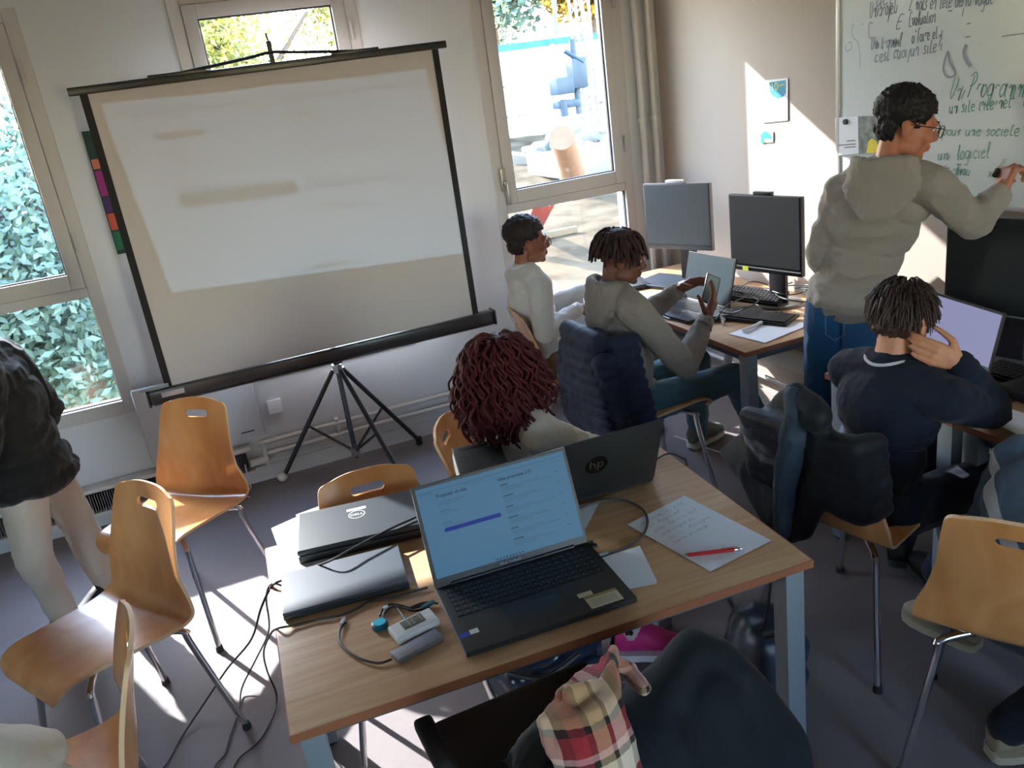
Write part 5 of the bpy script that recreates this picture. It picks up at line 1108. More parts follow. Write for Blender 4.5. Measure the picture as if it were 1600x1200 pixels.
# ---------------- 1 person in the white sweater by the window
pv = V((1.62, 4.05, .50))
J = dict(pelvis=pv, chest=V((1.60, 4.06, .82)), neck=V((1.585, 4.06, 1.035)), head=V((1.62, 4.045, 1.165)), hf=V((.95, -.18, -.02)), tf=V((1, -.1, 0)),
         shL=V((1.60, 4.21, .965)), shR=V((1.60, 3.90, .965)), elL=V((1.78, 4.27, .74)), elR=at(850, 520, Y=3.86), wrL=V((1.985, 4.20, .80)), wrR=at(903, 482, Y=3.98),
         hipL=V((1.64, 4.15, .49)), hipR=V((1.64, 3.95, .49)), knL=V((2.02, 4.17, .50)), knR=V((2.03, 3.93, .50)), anL=V((2.05, 4.17, .09)), anR=V((2.06, 3.93, .09)), toeL=V((2.18, 4.16, .04)), toeR=V((2.19, 3.92, .04)))
pr, H = person('seated person in a white sweater and glasses, profile against the right window', J, sk_brown, .95, 1.0, fab('sweater_white', S(214, 212, 208)), fab('trousers_khaki', S(120, 98, 78)),
    {'L': dict(fdir=(.7, -.1, .55), palm=(.55, -.2, -.8), side=1, curl=(.5, .55, .6, .6)), 'R': dict(fdir=(.9, .35, -.25), palm=(.1, .5, -.8), side=-1, curl=(.35, .4, .4, .4))},
    (mat('shoe_dark', S(40, 38, 40), 0.5), mat('sole_pale', S(200, 196, 186), 0.7)), topname='sweater', seed=1.3)
me = hair_cap(H, 1.0, .088, .108, .086, (0, -.020, .062), amp=.006, sc=55, cut=lambda l: (l.y > .052 and l.z < .058) or (l.z < -.005 and l.y > -.035) or l.z < -.055, seed=2,
              extra=lambda mb: mb.ell(H @ V((0, -.045, .0)), (.074, .066, .07), rot3(H)))
organic('hair', me, m_hairb, pr); glasses(pr, H, 1.0, mat('glasses_gold', S(150, 110, 90), 0.3, metal=0.6), .046, .038)

# ---------------- 2 person in the grey hoodie holding a phone
J = dict(pelvis=V((1.74, 3.28, .52)), chest=V((1.70, 3.28, .84)), neck=V((1.69, 3.275, 1.045)), head=V((1.735, 3.265, 1.175)), hf=V((.88, -.38, -.22)), tf=V((1, -.08, 0)),
         shL=V((1.70, 3.44, .97)), shR=V((1.70, 3.11, .97)), elL=V((1.93, 3.49, .80)), elR=V((1.87, 3.02, .70)), wrL=V((2.075, 3.37, .93)), wrR=V((2.055, 3.12, .845)),
         hipL=V((1.77, 3.38, .50)), hipR=V((1.77, 3.18, .50)), knL=V((2.20, 3.44, .53)), knR=V((2.22, 3.14, .52)), anL=V((2.26, 3.56, .10)), anR=V((2.36, 3.10, .10)), toeL=V((2.39, 3.60, .04)), toeR=V((2.50, 3.08, .04)))
pr, H = person('seated person with short locs in a grey hoodie, holding a phone above the desk', J, sk_dark, .97, 1.0, fab('hoodie_grey', S(134, 124, 115)), fab('jeans_teal', S(74, 104, 116), bscale=400),
    {'L': dict(fdir=(.55, -.45, .35), palm=(.2, -.85, -.35), side=-1, curl=(.30, .35, .4, .45), thumb=.5), 'R': dict(fdir=(.55, .05, .78), palm=(-.35, .75, .3), side=1, curl=(.25, .25, .3, .35), thumb=.6)},
    (mat('shoe_olive', S(92, 100, 92), 0.7), mat('sole_pale', None)), hood=1.0, topname='hoodie', legname='jeans', seed=2.1, topg=.016)
me = hair_cap(H, 1.0, .080, .100, .080, (0, -.012, .046), amp=.005, sc=60, cut=lambda l: (l.y > .055 and l.z < .05) or (l.z < .01 and l.y > -.03) or l.z < -.03)
hr = organic('hair', me, m_dread, pr); rnd = random.Random(11); lk = MB()
strand_hair(lk, H, scalp(H, 170, .080, .100, .078, rnd, lambda v: v.z > -.05 and not (v.y > .75 and v.z < .35)), .060, .0066, .0050, drop=.40, rnd=rnd, out=.25, segs=6, el=(.082, .104, .082), lift=.02)
ob('locs', lk, m_dread, hr, 'w', angle=180)
ph = thing('phone', 'phone in a clear case held in both hands over the desk', 'phone', (2.15, 3.17, .93)); Mp = basis((2.135, 3.185, .955), (.45, .35, .55), (-.5, .3, .6))
ob('body', MB().prism([(-.072, -.035), (.072, -.035), (.072, .035), (-.072, .035)], -.004, .004, Mp), mat('phone_dark_red', S(70, 24, 30), 0.3), ph, 'w'); q = MB().prism([(-.068, -.031), (.068, -.031), (.068, .031), (-.068, .031)], .004, .0048, Mp)
ob('screen', q, mat('phone_screen', S(150, 170, 168), 0.1, spec=.8), ph, 'w', smooth=False)

# ---------------- 3 person with long dark red curls
J = dict(pelvis=V((.93, 2.60, .50)), chest=V((.93, 2.57, .76)), neck=V((.915, 2.55, .945)), head=V((.905, 2.545, 1.065)), hf=V((.86, .50, -.15)), tf=V((1, .1, 0)),
         shL=V((.93, 2.70, .875)), shR=V((.95, 2.41, .875)), elL=V((1.08, 2.73, .70)), elR=V((1.12, 2.44, .745)), wrL=V((1.11, 2.41, .77)), wrR=V((1.13, 2.27, .785)),
         hipL=V((.95, 2.69, .49)), hipR=V((.95, 2.52, .49)), knL=V((1.32, 2.66, .49)), knR=V((1.26, 2.42, .48)), anL=V((1.30, 2.60, .10)), anR=V((1.10, 2.24, .115)), toeL=V((1.42, 2.60, .04)), toeR=V((1.205, 2.185, .05)))
pk = (mat('sneaker_pink', S(206, 40, 120), 0.6), mat('sole_white', S(214, 208, 208), 0.6))
for _k, _v in J.items():
    if _k not in ('hf', 'tf', 'hu', 'anR', 'toeR', 'knR', 'wrR', 'wrL'): _v += V((-.045, -.045, .02))
pr, H = person('seated person with long dark red curly hair in a cream sweater, back to the camera', J, sk_tan, .86, .95, fab('sweater_cream', S(212, 198, 176)), fab('trousers_navy_dark', S(36, 40, 54)),
    {'L': dict(fdir=(.3, -.9, 0), palm=(0, 0, -1), side=1, curl=(.3, .3, .3, .3)), 'R': dict(fdir=(.1, -.95, -.1), palm=(0, 0, -1), side=-1, curl=(.35, .4, .4, .45))}, pk, pl=.30, topname='sweater', seed=3.2, topg=.018)
me = hair_cap(H, .95, .098, .108, .090, (0, -.028, .038), amp=.010, sc=34, vox=.006, cut=lambda l: (l.y > .06 and l.z < .045),
              extra=lambda mb: [mb.ell(H @ V((0, -.058, -.055)), (.105, .075, .10), rot3(H)), mb.ell(H @ V((.0, -.060, -.125)), (.122, .078, .075), rot3(H)), mb.ell(H @ V((-.07, -.03, -.10)), (.05, .06, .09), rot3(H)), mb.ell(H @ V((.07, -.03, -.10)), (.05, .06, .09), rot3(H))])
hr = organic('hair', me, m_hairr, pr); rnd = random.Random(12); lk = MB()
strand_hair(lk, H, scalp(H, 330, .098, .106, .084, rnd, lambda v: not (v.y > .62 and v.z < .5) and v.z > -.5), .215, .0062, .0036, drop=.5, curl=.011, rnd=rnd, out=.12, segs=11, turns=2.6, el=(.100, .110, .092), off=(0, -.028, .038))
rt = [H @ V((.105*math.sin(a), -.04-.075*math.cos(a), -.13+rnd.uniform(-.03, .03))) for a in np.linspace(-1.7, 1.7, 46)]
strand_hair(lk, H, rt, .085, .0072, .004, drop=.8, curl=.012, rnd=rnd, out=.25, segs=8, turns=2)
ob('curls', lk, m_hairr, hr, 'w', angle=180); glasses(pr, H, .95, mat('glasses_gold', None), .046, .038)
an = J['anR']; sck = ob('patterned_sock', MB().tube([an+V((0, 0, -.01)), an+V((.0, .005, .06)), an.lerp(J['knR'], .30)], [.045, .043, .045], 18), mat('sock_white_rose', S(222, 200, 204), 0.9), pr, 'w', angle=180)
sp = MB(); rnd = random.Random(3)
for k in range(16):
    a = rnd.uniform(0, 6.3); z = rnd.uniform(0.02, .10); c = an+V((math.cos(a)*.0445, math.sin(a)*.0445, z)); sp.ell(c, (.008, .008, .010))
ob('sock_spots', sp, mat('sock_black', S(30, 18, 26), 0.9), sck, 'w')

# ---------------- 4 standing person writing on the whiteboard
J = dict(pelvis=V((2.41, 2.61, .98)), chest=V((2.425, 2.53, 1.28)), neck=V((2.425, 2.45, 1.485)), head=V((2.475, 2.415, 1.635)), hf=V((.80, -.56, -.30)), tf=V((.86, .45, 0)),
         shL=V((2.365, 2.60, 1.40)), shR=V((2.505, 2.315, 1.415)), elL=V((2.335, 2.69, 1.16)), elR=at(1520, 348, X=2.60), wrL=V((2.45, 2.82, 1.05)), wrR=at(1562, 303, X=2.68),
         hipL=V((2.37, 2.70, .93)), hipR=V((2.45, 2.57, .93)), knL=V((2.36, 2.73, .50)), knR=V((2.43, 2.605, .50)), anL=V((2.34, 2.75, .10)), anR=V((2.42, 2.63, .10)), toeL=V((2.46, 2.76, .04)), toeR=V((2.54, 2.66, .04)))
pr, H = person('standing person in a grey hoodie and jeans writing on the whiteboard', J, sk_warm, 1.0, 1.02, fab('hoodie_warm_grey', S(146, 136, 128)), fab('jeans_blue', S(40, 84, 124), bscale=400, bump=.5),
    {'R': dict(fdir=(.45, .02, .85), palm=(.75, -.25, -.5), side=1, curl=(.7, .85, .95, 1.0), thumb=.9), 'L': dict(fdir=(.8, .2, -.5), palm=(.3, -.9, 0), side=-1, curl=(.3, .3, .35, .4))},
    (mat('shoe_black', S(26, 26, 28), 0.5), mat('sole_black', S(40, 40, 42), 0.7)), hood=1.0, topname='hoodie', legname='jeans', seed=4.7, topg=.018, amp=.012, hem=(.0, .0, .0))
me = hair_cap(H, 1.02, .086, .104, .086, (0, -.020, .048), amp=.008, sc=60, cut=lambda l: (l.y > .062 and l.z < .050) or (l.z < -.012 and l.y > -.035) or l.z < -.07, seed=4,
              extra=lambda mb: mb.ell(H @ V((0, -.046, -.01)), (.074, .062, .068), rot3(H)))
organic('hair', me, m_hairk, pr); glasses(pr, H, 1.02, mat('glasses_black', S(20, 20, 24), 0.3), .052, .040)
pe_ = MB().tube([at(1556, 272, X=2.70), at(1568, 252, X=2.78), at(1571, 249, X=2.80)], [.009, .009, .004], 12); o = ob('marker_pen', pe_, mat('marker_body', S(190, 186, 176), 0.35), None, at(1556, 272, X=2.70)); tag(o, 'dark capped marker in the hand raised to the whiteboard', 'marker pen')
ob('cap', MB().tube([at(1555, 274, X=2.695), at(1559, 266, X=2.72)], .0105, 12), m_black, o, 'w')
pk_ = MB(); HB = J['pelvis']; nb = V((-.72, -.62, 0)); rr_ = V((.62, -.72, 0))
pts = [HB+nb*.128+rr_*(-.085)+V((0, 0, -.03)), HB+nb*.128+rr_*(-.012)+V((0, 0, -.03)), HB+nb*.13+rr_*(-.012)+V((0, 0, -.13)), HB+nb*.13+rr_*(-.05)+V((0, 0, -.155)), HB+nb*.13+rr_*(-.085)+V((0, 0, -.13)), HB+nb*.128+rr_*(-.085)+V((0, 0, -.03))]
ob('pocket_stitching', pk_.tube(pts, .0016, 6), mat('stitch', S(120, 140, 156), 0.8), pr, 'w')

# ---------------- 5 person in the navy sweatshirt with a hand on the head
J = dict(pelvis=V((1.90, 1.96, .52)), chest=V((1.93, 1.93, .84)), neck=V((1.925, 1.925, .985)), head=V((1.995, 1.945, 1.11)), hf=V((.88, .34, -.42)), hu=V((.30, .1, .95)), tf=V((.93, .05, 0)),
         shL=V((1.93, 2.09, .925)), shR=V((1.97, 1.745, .915)), elL=V((2.12, 2.17, .80)), elR=V((2.215, 1.785, .80)), wrL=V((2.32, 2.06, .79)), wrR=V((2.05, 1.775, 1.005)),
         hipL=V((1.93, 2.05, .50)), hipR=V((1.94, 1.86, .50)), knL=V((2.34, 2.12, .54)), knR=V((2.36, 1.80, .54)), anL=V((2.28, 2.20, .10)), anR=V((2.24, 1.98, .10)), toeL=V((2.38, 2.30, .04)), toeR=V((2.28, 2.08, .04)))
pr, H = person('seated person in a navy sweatshirt scratching the back of the head at the desk', J, sk_tan, .97, .97, fab('sweatshirt_navy', S(26, 32, 46), sheen=.05), fab('jeans_dark_navy', S(22, 30, 50), bscale=400),
    {'R': dict(fdir=(-.80, .25, .42), palm=(.42, .75, -.05), side=-1, curl=(.35, .42, .5, .55), thumb=.3), 'L': dict(fdir=(.9, -.2, -.1), palm=(0, 0, -1), side=1, curl=(.3, .3, .3, .35))},
    (mat('shoe_black', None), mat('sole_black', None)), topname='sweatshirt', legname='jeans', seed=5.5, topg=.018, collar=fab('collar_white', S(190, 190, 200)))
me = hair_cap(H, .97, .084, .102, .084, (0, -.018, .044), amp=.009, sc=34, cut=lambda l: (l.y > .062 and l.z < .045) or (l.z < -.006 and l.y > -.032) or l.z < -.060, seed=5,
              extra=lambda mb: mb.ell(H @ V((0, -.044, -.008)), (.074, .062, .066), rot3(H)))
hr = organic('hair', me, m_hairm, pr); rnd = random.Random(15); lk = MB()
strand_hair(lk, H, scalp(H, 760, .083, .100, .082, rnd, lambda v: v.z > -.45 and not (v.y > .7 and v.z < .3) and not (abs(v.x) > .85 and v.z < -.15)), .042, .0036, .0012, drop=.22, rnd=rnd, out=.22, segs=5, el=(.086, .104, .086), off=(0, -.018, .044))
ob('locks', lk, m_hairm, hr, 'w', angle=180)

# ---------------- 6 person at the right edge, striped sweatshirt
J = dict(pelvis=V((1.86, 1.36, .52)), chest=V((2.00, 1.40, .74)), neck=V((2.17, 1.40, .84)), head=V((2.28, 1.39, .93)), hf=V((.8, .05, -.55)), tf=V((1, .1, 0)),
         shL=V((2.08, 1.56, .80)), shR=V((2.08, 1.24, .80)), elL=V((2.06, 1.62, .60)), elR=V((2.16, 1.14, .66)), wrL=V((2.15, 1.66, .47)), wrR=V((2.36, 1.24, .76)),
         hipL=V((1.88, 1.46, .50)), hipR=V((1.88, 1.27, .50)), knL=V((2.24, 1.64, .50)), knR=V((2.28, 1.20, .52)), anL=V((2.04, 1.70, .20)), anR=V((1.86, 1.36, .12)), toeL=V((2.02, 1.80, .14)), toeR=V((1.97, 1.32, .05)))
for _k, _v in J.items():
    if _k not in ('hf', 'tf', 'hu'): _v += V((-.07, -.05, -.02 if _k[:2] not in ('an', 'to') else 0))
m_blue = fab('sweatshirt_denim_blue', S(84, 102, 122)); nt = m_blue.node_tree
tc = nt.nodes.new('ShaderNodeTexCoord'); sx = nt.nodes.new('ShaderNodeSeparateXYZ'); nt.links.new(tc.outputs['Object'], sx.inputs[0])
ad = nt.nodes.new('ShaderNodeMath'); ad.operation = 'MULTIPLY_ADD'; nt.links.new(sx.outputs['X'], ad.inputs[0]); ad.inputs[1].default_value = 0.5
sb = nt.nodes.new('ShaderNodeMath'); sb.operation = 'MULTIPLY_ADD'; sb.inputs[1].default_value = -0.9; nt.links.new(sx.outputs['Y'], sb.inputs[0]); nt.links.new(sx.outputs['Z'], sb.inputs[2]); _c = at(1558, 800, Y=1.42)-V((1.79, 1.31, 0)); _cv = _c.x*.5-_c.y*.9+_c.z; nt.links.new(sb.outputs[0], ad.inputs[2])
c1 = nt.nodes.new('ShaderNodeMath'); c1.operation = 'COMPARE'; c1.inputs[2].default_value = 0.030; nt.links.new(ad.outputs[0], c1.inputs[0]); c1.inputs[1].default_value = _cv
mx = nt.nodes.new('ShaderNodeMix'); mx.data_type = 'RGBA'; mx.inputs[6].default_value = S(84, 102, 122); mx.inputs[7].default_value = S(196, 200, 204); nt.links.new(c1.outputs[0], mx.inputs[0]); nt.links.new(mx.outputs[2], nt.nodes['Principled BSDF'].inputs['Base Color'])
pr, H = person('hunched seated person at the right edge in a blue sweatshirt with a white stripe', J, sk_tan, .98, .98, m_blue, fab('trousers_charcoal', S(34, 36, 42)),
    {'L': dict(fdir=(.2, .5, -.6), palm=(.8, 0, -.3), side=1, curl=(.4, .4, .5, .5))}, (mat('sneaker_beige', S(176, 158, 130), 0.8), mat('sole_cream', S(196, 184, 156), 0.8)), topname='sweatshirt', seed=6.3, topg=.03)
me = hair_cap(H, .98, .084, .102, .084, (0, -.018, .044), amp=.008, sc=40, cut=lambda l: (l.y > .06 and l.z < .045) or l.z < -.06); organic('hair', me, m_hairb, pr)

# ---------------- 7 standing person at the left edge in the black jacket
J = dict(pelvis=V((-.86, 3.62, .76)), chest=V((-.88, 3.62, 1.02)), neck=V((-.93, 3.62, 1.235)), head=V((-1.03, 3.63, 1.35)), hf=V((-.9, .25, -.35)), tf=V((-.95, .25, 0)),
         shL=V((-.90, 3.47, 1.165)), shR=V((-.87, 3.78, 1.165)), elL=V((-.98, 3.40, .93)), elR=V((-.80, 3.86, .92)), wrL=V((-1.12, 3.42, .78)), wrR=V((-1.02, 3.80, .80)),
         hipL=V((-.88, 3.53, .74)), hipR=V((-.84, 3.72, .74)), knL=V((-.93, 3.50, .42)), knR=V((-.78, 3.74, .42)), anL=V((-.90, 3.52, .11)), anR=V((-.74, 3.70, .11)), toeL=V((-1.00, 3.40, .04)), toeR=V((-.86, 3.62, .04)))
for _k, _v in J.items():
    if _k not in ('hf', 'tf', 'hu'): _v += V((.05, .08, 0))
pr, H = person('standing person at the left edge in a black jacket and beige trousers', J, sk_brown, 1.0, 1.0, fab('jacket_black', S(28, 27, 28), rough=.75), fab('trousers_beige', S(188, 174, 160)),
    {'R': dict(fdir=(-.3, 0, -.9), palm=(-.8, -.3, 0), side=1, curl=(.4, .4, .4, .4))}, (mat('shoe_black', None), mat('sole_black', None)), hood=1.0, topname='jacket', seed=7.9, topg=.05, amp=.012, hem=(0, 0, -.05), cuff=False)
me = hair_cap(H, 1.0, .088, .106, .088, (0, -.018, .044), amp=.010, sc=50, cut=lambda l: (l.y > .06 and l.z < .045) or l.z < -.07); organic('hair', me, m_hairk, pr)
ob('zip_pull', MB().rbox((-.672, 3.76, .72), (.004, .012, .035), .001), m_silver, pr, 'w')
# ================================================================ GARMENTS, BAGS, PROJECTED IMAGE
m_navyq = fab('quilted_navy', S(34, 40, 58), rough=.6, sheen=.05); m_navyl = fab('quilted_navy_lining', S(26, 28, 36), rough=.6, sheen=.02)
def garment(label, name, build, m, base, vox=.008, amp=.008, sc=8, seed=1, cat='jacket', it=3):
    mb = MB(); build(mb); me = remesh(mb, name, vox, it, .5); folds(me, amp, sc, (1, 1, .8), seed); o = organic(name, me, m, None, base); tag(o, label, cat); return o
def b1(mb):
    for k in range(10):
        z = .86-.046*k; w_ = .175+.014*min(k, 6); x = 1.505-.020*math.sin(k/9*PI)
        mb.ell((x-.015, 3.245, z), (.055, w_, .040), None, 24, 10); mb.ell((x+.05, 3.225, z), (.05, w_*1.04, .040), None, 24, 10)
        mb.ell((x+.10+.004*k, 3.235-w_*.93, z), (.085, .036, .040), None, 16, 10)
    mb.cap((1.50, 3.10, .875), (1.50, 3.38, .875), .045, .045)
j1 = garment('navy quilted puffer jacket hung over the chair of the person holding a phone', 'quilted_jacket', b1, m_navyq, (1.5, 3.27, .36), it=2, amp=.007, sc=11)
def b2(mb):
    for k in range(9):
        mb.ell((1.50+.008*k, 3.055-.006*k, .80-.046*k), (.058, .052, .040), None, 16, 10)
me = MB(); b2(me); me = remesh(me, 'sleeve', .008, 1, .5); folds(me, .004, 9, (1, 1, 1), 3); organic('sleeve', me, m_navyq, j1)
def outline(mb, px, X=None, Y=None, th=.05, skew=(0, 0, 0)):
    P_ = [at(a, b, X=X, Y=Y) for a, b in px]; n = V((1, 0, 0)) if X is not None else V((0, 1, 0)); c = sum(P_, V((0, 0, 0)))/len(P_)
    k = len(P_)
    f = [p-n*th/2 for p in P_]; g = [p+n*th/2 for p in P_]; fi = [c+(p-c)*.86-n*th*.85 for p in P_]; gi = [c+(p-c)*.86+n*th*.85 for p in P_]
    ci, cg = c-n*th*1.0, c+n*th*1.0
    vs = f+g+fi+gi+[ci, cg]; fs = []
    for i in range(k):
        j = (i+1) % k; fs += [(i, j, k+j, k+i), (j, i, 2*k+i, 2*k+j), (k+i, k+j, 3*k+j, 3*k+i), (2*k+j, 2*k+i, 4*k), (3*k+i, 3*k+j, 4*k+1)]
    mb.add(vs, fs)
def b3(mb):
    outline(mb, [(1237, 601), (1258, 616), (1292, 660), (1300, 780), (1262, 842), (1238, 846), (1216, 846), (1200, 820), (1184, 790), (1160, 745), (1130, 706), (1150, 680), (1185, 650), (1215, 618)], X=1.60, th=.035)
    mb.cap(at(1240, 612, X=1.57), at(1275, 650, X=1.57), .035, .05); mb.cap((1.60, 1.80, .84), (1.60, 2.06, .85), .035, .04)
    for k in range(6):
        z = .86-.045*k; x = 1.572+.35*(.84-z)*.35
        mb.cap((x-.03, 2.12, z), (x+.045, 1.735, z), .034, .034); mb.cap((x+.045, 1.735, z), (x+.13, 1.73, z), .034, .030)
j2 = garment('black quilted jacket with a wide hanging flap on the chair of the person in navy', 'quilted_jacket', b3, fab('quilted_black', S(24, 27, 34), rough=.55, sheen=.05), (1.6, 1.95, .3), amp=.012, sc=7, seed=4, it=14)
mb = MB(); mb.chain([at(1240, 618, X=1.555), at(1246, 650, X=1.545), at(1236, 700, X=1.54), at(1226, 760, X=1.54), at(1222, 830, X=1.55)], [.028, .040, .042, .036, .026])
me = remesh(mb, 'sleeve', .007, 2, .5); folds(me, .007, 11, (1, 1, 1), 5); organic('sleeve', me, fab('quilted_slate', S(52, 62, 76), rough=.5, sheen=.05), j2)

# black upholstered chair in the foreground with a coat and a plaid scarf
m_uph = mat('upholstery_black', S(34, 30, 30), 0.75, bump=.2, bscale=200)
bc = thing('upholstered_chair', 'black upholstered chair at the bottom centre, its back toward the camera', 'chair', (.50, 1.52, 0), R(92))
rows = []
for j in range(15):
    t = j/14; z = .50+.335*t; row = []
    for i in range(25):
        u_ = -1+2*i/24; w_ = .265*(1-.06*t)*(1 if t < .75 else 1-.35*((t-.75)/.25)**2*abs(u_)**3); row.append(V((-.20-.06*t+.05*u_*u_, u_*w_, z-.15*abs(u_)**3*max(0, t-.3)*1.4)))
    rows.append(row)
mb = MB(); mb.grid(rows); q = [[p+V((-.035, 0, 0)) for p in r_] for r_ in rows]; mb.grid([r_[::-1] for r_ in q])
nr = len(rows)
mb.grid([rows[-1], q[-1]]); mb.grid([q[0], rows[0]]); mb.grid([[r_[0] for r_ in q], [r_[0] for r_ in rows]]); mb.grid([[r_[-1] for r_ in rows], [r_[-1] for r_ in q]])
me = remesh(mb, 'backrest', .010, 4, .5); link('backrest', me, m_uph, bc)
ob('seat', MB().rbox((0.02, 0, .455), (.44, .46, .07), .03, seg=4), m_uph, bc, angle=180)
for sx in (-1, 1):
    for sy in (-1, 1): ob('leg', MB().tube([(sx*.19, sy*.20, .42), (sx*.22, sy*.23, 0)], .013, 10), m_blackm, bc)
for sy in (1,): ob('armrest', MB().rbox((-.08, sy*.27, .645), (.30, .045, .035), .014, seg=3).tube([(-.2, sy*.26, .46), (-.2, sy*.27, .64)], .012, 8), m_black, bc)
def b4(mb):
    for a, b, r1_, r2_ in (((.40, 1.16, .70), (.58, 1.20, .765), .07, .07), ((.58, 1.20, .765), (.76, 1.26, .835), .07, .05), ((.76, 1.26, .835), (.81, 1.22, .78), .05, .055), ((.81, 1.22, .78), (.855, 1.13, .64), .055, .065), ((.40, 1.16, .70), (.36, 1.12, .50), .07, .09),
                           ((.58, 1.17, .72), (.60, 1.10, .42), .10, .13), ((.74, 1.20, .74), (.76, 1.10, .42), .09, .12), ((.855, 1.13, .64), (.86, 1.06, .30), .065, .09), ((.36, 1.12, .5), (.40, 1.1, .3), .09, .12)):
        mb.cap(a, b, r1_, r2_)
garment('dark blue black coat draped over the foreground chair, rising to a rounded shoulder', 'coat', b4, fab('coat_blue_black', S(20, 27, 33), rough=.75, sheen=.05), (.68, 1.15, .18), vox=.010, amp=.012, sc=6, seed=8, cat='coat')
def b5(mb):
    P_ = [at(a, b, Y=y) for a, b, y in ((948, 1040, 1.22), (925, 1080, 1.13), (915, 1115, 1.08), (925, 1160, 1.05), (945, 1200, 1.035), (960, 1260, 1.03))]
    for i in range(len(P_)-1):
        for u_ in np.linspace(-1, 1, 9):
            w0, w1 = [.028, .050, .070, .068, .062, .06][i], [.028, .050, .070, .068, .062, .06][i+1]
            a = P_[i]+V((w0*u_, -.006*(1-u_*u_)+.02*u_*u_, .012*u_*(i < 2))); b = P_[i+1]+V((w1*u_, -.006*(1-u_*u_)+.02*u_*u_, .0)); mb.cap(a, b, .012, .012, 8)
    a, b = at(950, 1036, Y=1.22), at(985, 1045, Y=1.20); mb.cap(a, b, .016, .012); mb.cap(at(975, 1040, Y=1.22), at(1005, 1075, Y=1.15), .014, .014); mb.cap(at(890, 1085, Y=1.12), at(925, 1075, Y=1.13), .014, .016)
m_pl = fab('plaid_wool', S(150, 60, 60), bump=.5); nt = m_pl.node_tree; N, L = nt.nodes, nt.links
tc = N.new('ShaderNodeTexCoord'); sx = N.new('ShaderNodeSeparateXYZ'); L.new(tc.outputs['Object'], sx.inputs[0])
def ramp(src, mul, add, stops):
    m = N.new('ShaderNodeMath'); m.operation = 'MULTIPLY_ADD'; m.inputs[1].default_value = mul; m.inputs[2].default_value = add; L.new(src, m.inputs[0]); f = N.new('ShaderNodeMath'); f.operation = 'FRACT'; L.new(m.outputs[0], f.inputs[0])
    r = N.new('ShaderNodeValToRGB'); r.color_ramp.interpolation = 'CONSTANT'; e = r.color_ramp.elements; e[0].position = 0; e[0].color = stops[0][1]; e[1].position = stops[1][0]; e[1].color = stops[1][1]
    for p, c in stops[2:]: q = e.new(p); q.color = c
    L.new(f.outputs[0], r.inputs[0]); return r.outputs[0]
cA = ramp(sx.outputs['Z'], 5.2, .05, [(0, S(150, 44, 54)), (.16, S(36, 30, 32)), (.21, S(176, 140, 104)), (.38, S(40, 34, 34)), (.42, S(176, 136, 100)), (.5, S(132, 36, 48)), (.66, S(210, 196, 178)), (.88, S(50, 40, 40)), (.94, S(200, 150, 150))])
cB = ramp(sx.outputs['X'], 8.0, .3, [(0, S(156, 50, 60)), (.22, S(44, 38, 36)), (.32, S(196, 168, 130)), (.55, S(52, 44, 40)), (.62, S(214, 196, 180)), (.85, S(60, 40, 42))])
mx = N.new('ShaderNodeMix'); mx.data_type = 'RGBA'; mx.inputs[0].default_value = .42; L.new(cA, mx.inputs[6]); L.new(cB, mx.inputs[7]); L.new(mx.outputs[2], N['Principled BSDF'].inputs['Base Color'])
garment('red, cream and black plaid wool scarf lying over the dark coat', 'scarf', b5, m_pl, at(925, 1160, Y=1.05), vox=.005, amp=.004, sc=16, seed=9, cat='scarf')

# bags
def bag(label, c, size, rz, m, seed, tilt=0.0, straps=(), vox=.009):
    Mr = Matrix.Translation(V(c)) @ Matrix.Rotation(rz, 4, 'Z') @ Matrix.Rotation(tilt, 4, 'X'); mb = MB()
    sx, sy, sz = [q/2 for q in size]
    t = MB().rbox((0, 0, 0), size, min(size)*.35, seg=4); t.v = [Mr @ v for v in t.v]; mb.add(t.v, t.f)
    t = MB().rbox((0, -sy*.9, -sz*.25), (size[0]*.72, size[1]*.5, size[2]*.48), .03, seg=3); t.v = [Mr @ v for v in t.v]; mb.add(t.v, t.f)
    me = remesh(mb, 'bag', vox, 3, .5); folds(me, .010, 8, (1, 1, 1), seed); zmin = min(v.co.z for v in me.vertices); me.transform(Matrix.Translation((0, 0, -zmin+.002)))
    o = organic('backpack', me, m, None, (c[0], c[1], 0)); tag(o, label, 'bag')
    for st in straps: ob('strap', MB().tube(smooth_path(st, 6), .010, 8), m_black, o, 'w')
    return o
bag('shiny blue black bag lying on the floor under the main table', (.78, 2.32, .12), (.40, .26, .17), R(12), mat('bag_shiny_blue', S(34, 48, 66), .22, spec=.7), 3, 0, [[(.93, 2.25, .17), (1.00, 2.24, .24), (1.05, 2.26, .16), (1.05, 2.3, .03)], [(.62, 2.2, .17), (.72, 2.14, .15), (.86, 2.16, .17)]])
bag('dark navy backpack standing behind the coat beside the right table leg', (1.30, 1.78, .2), (.24, .18, .36), R(80), mat('bag_navy', S(38, 46, 60), .45, spec=.5), 5, R(12), [[(1.26, 1.70, .38), (1.30, 1.64, .42), (1.34, 1.70, .38)]])
def b6(mb):
    c = at(10, 1200, Z=.62)
    for dx, dy, dz, r_ in ((0, 0, 0, .11), (.05, .02, -.02, .08), (-.08, .06, .02, .10), (-.02, -.08, -.04, .10), (.07, -.05, -.06, .07), (.03, .0, -.10, .08), (-.06, -.02, -.10, .1)): mb.ell(c+V((dx, dy, dz)), (r_, r_, r_*.75))
garment('cream fleece garment heaped on the chair at the bottom left corner', 'fleece', b6, fab('fleece_cream', S(200, 190, 172)), at(10, 1200, Z=.46), amp=.014, sc=9, seed=11, cat='garment')

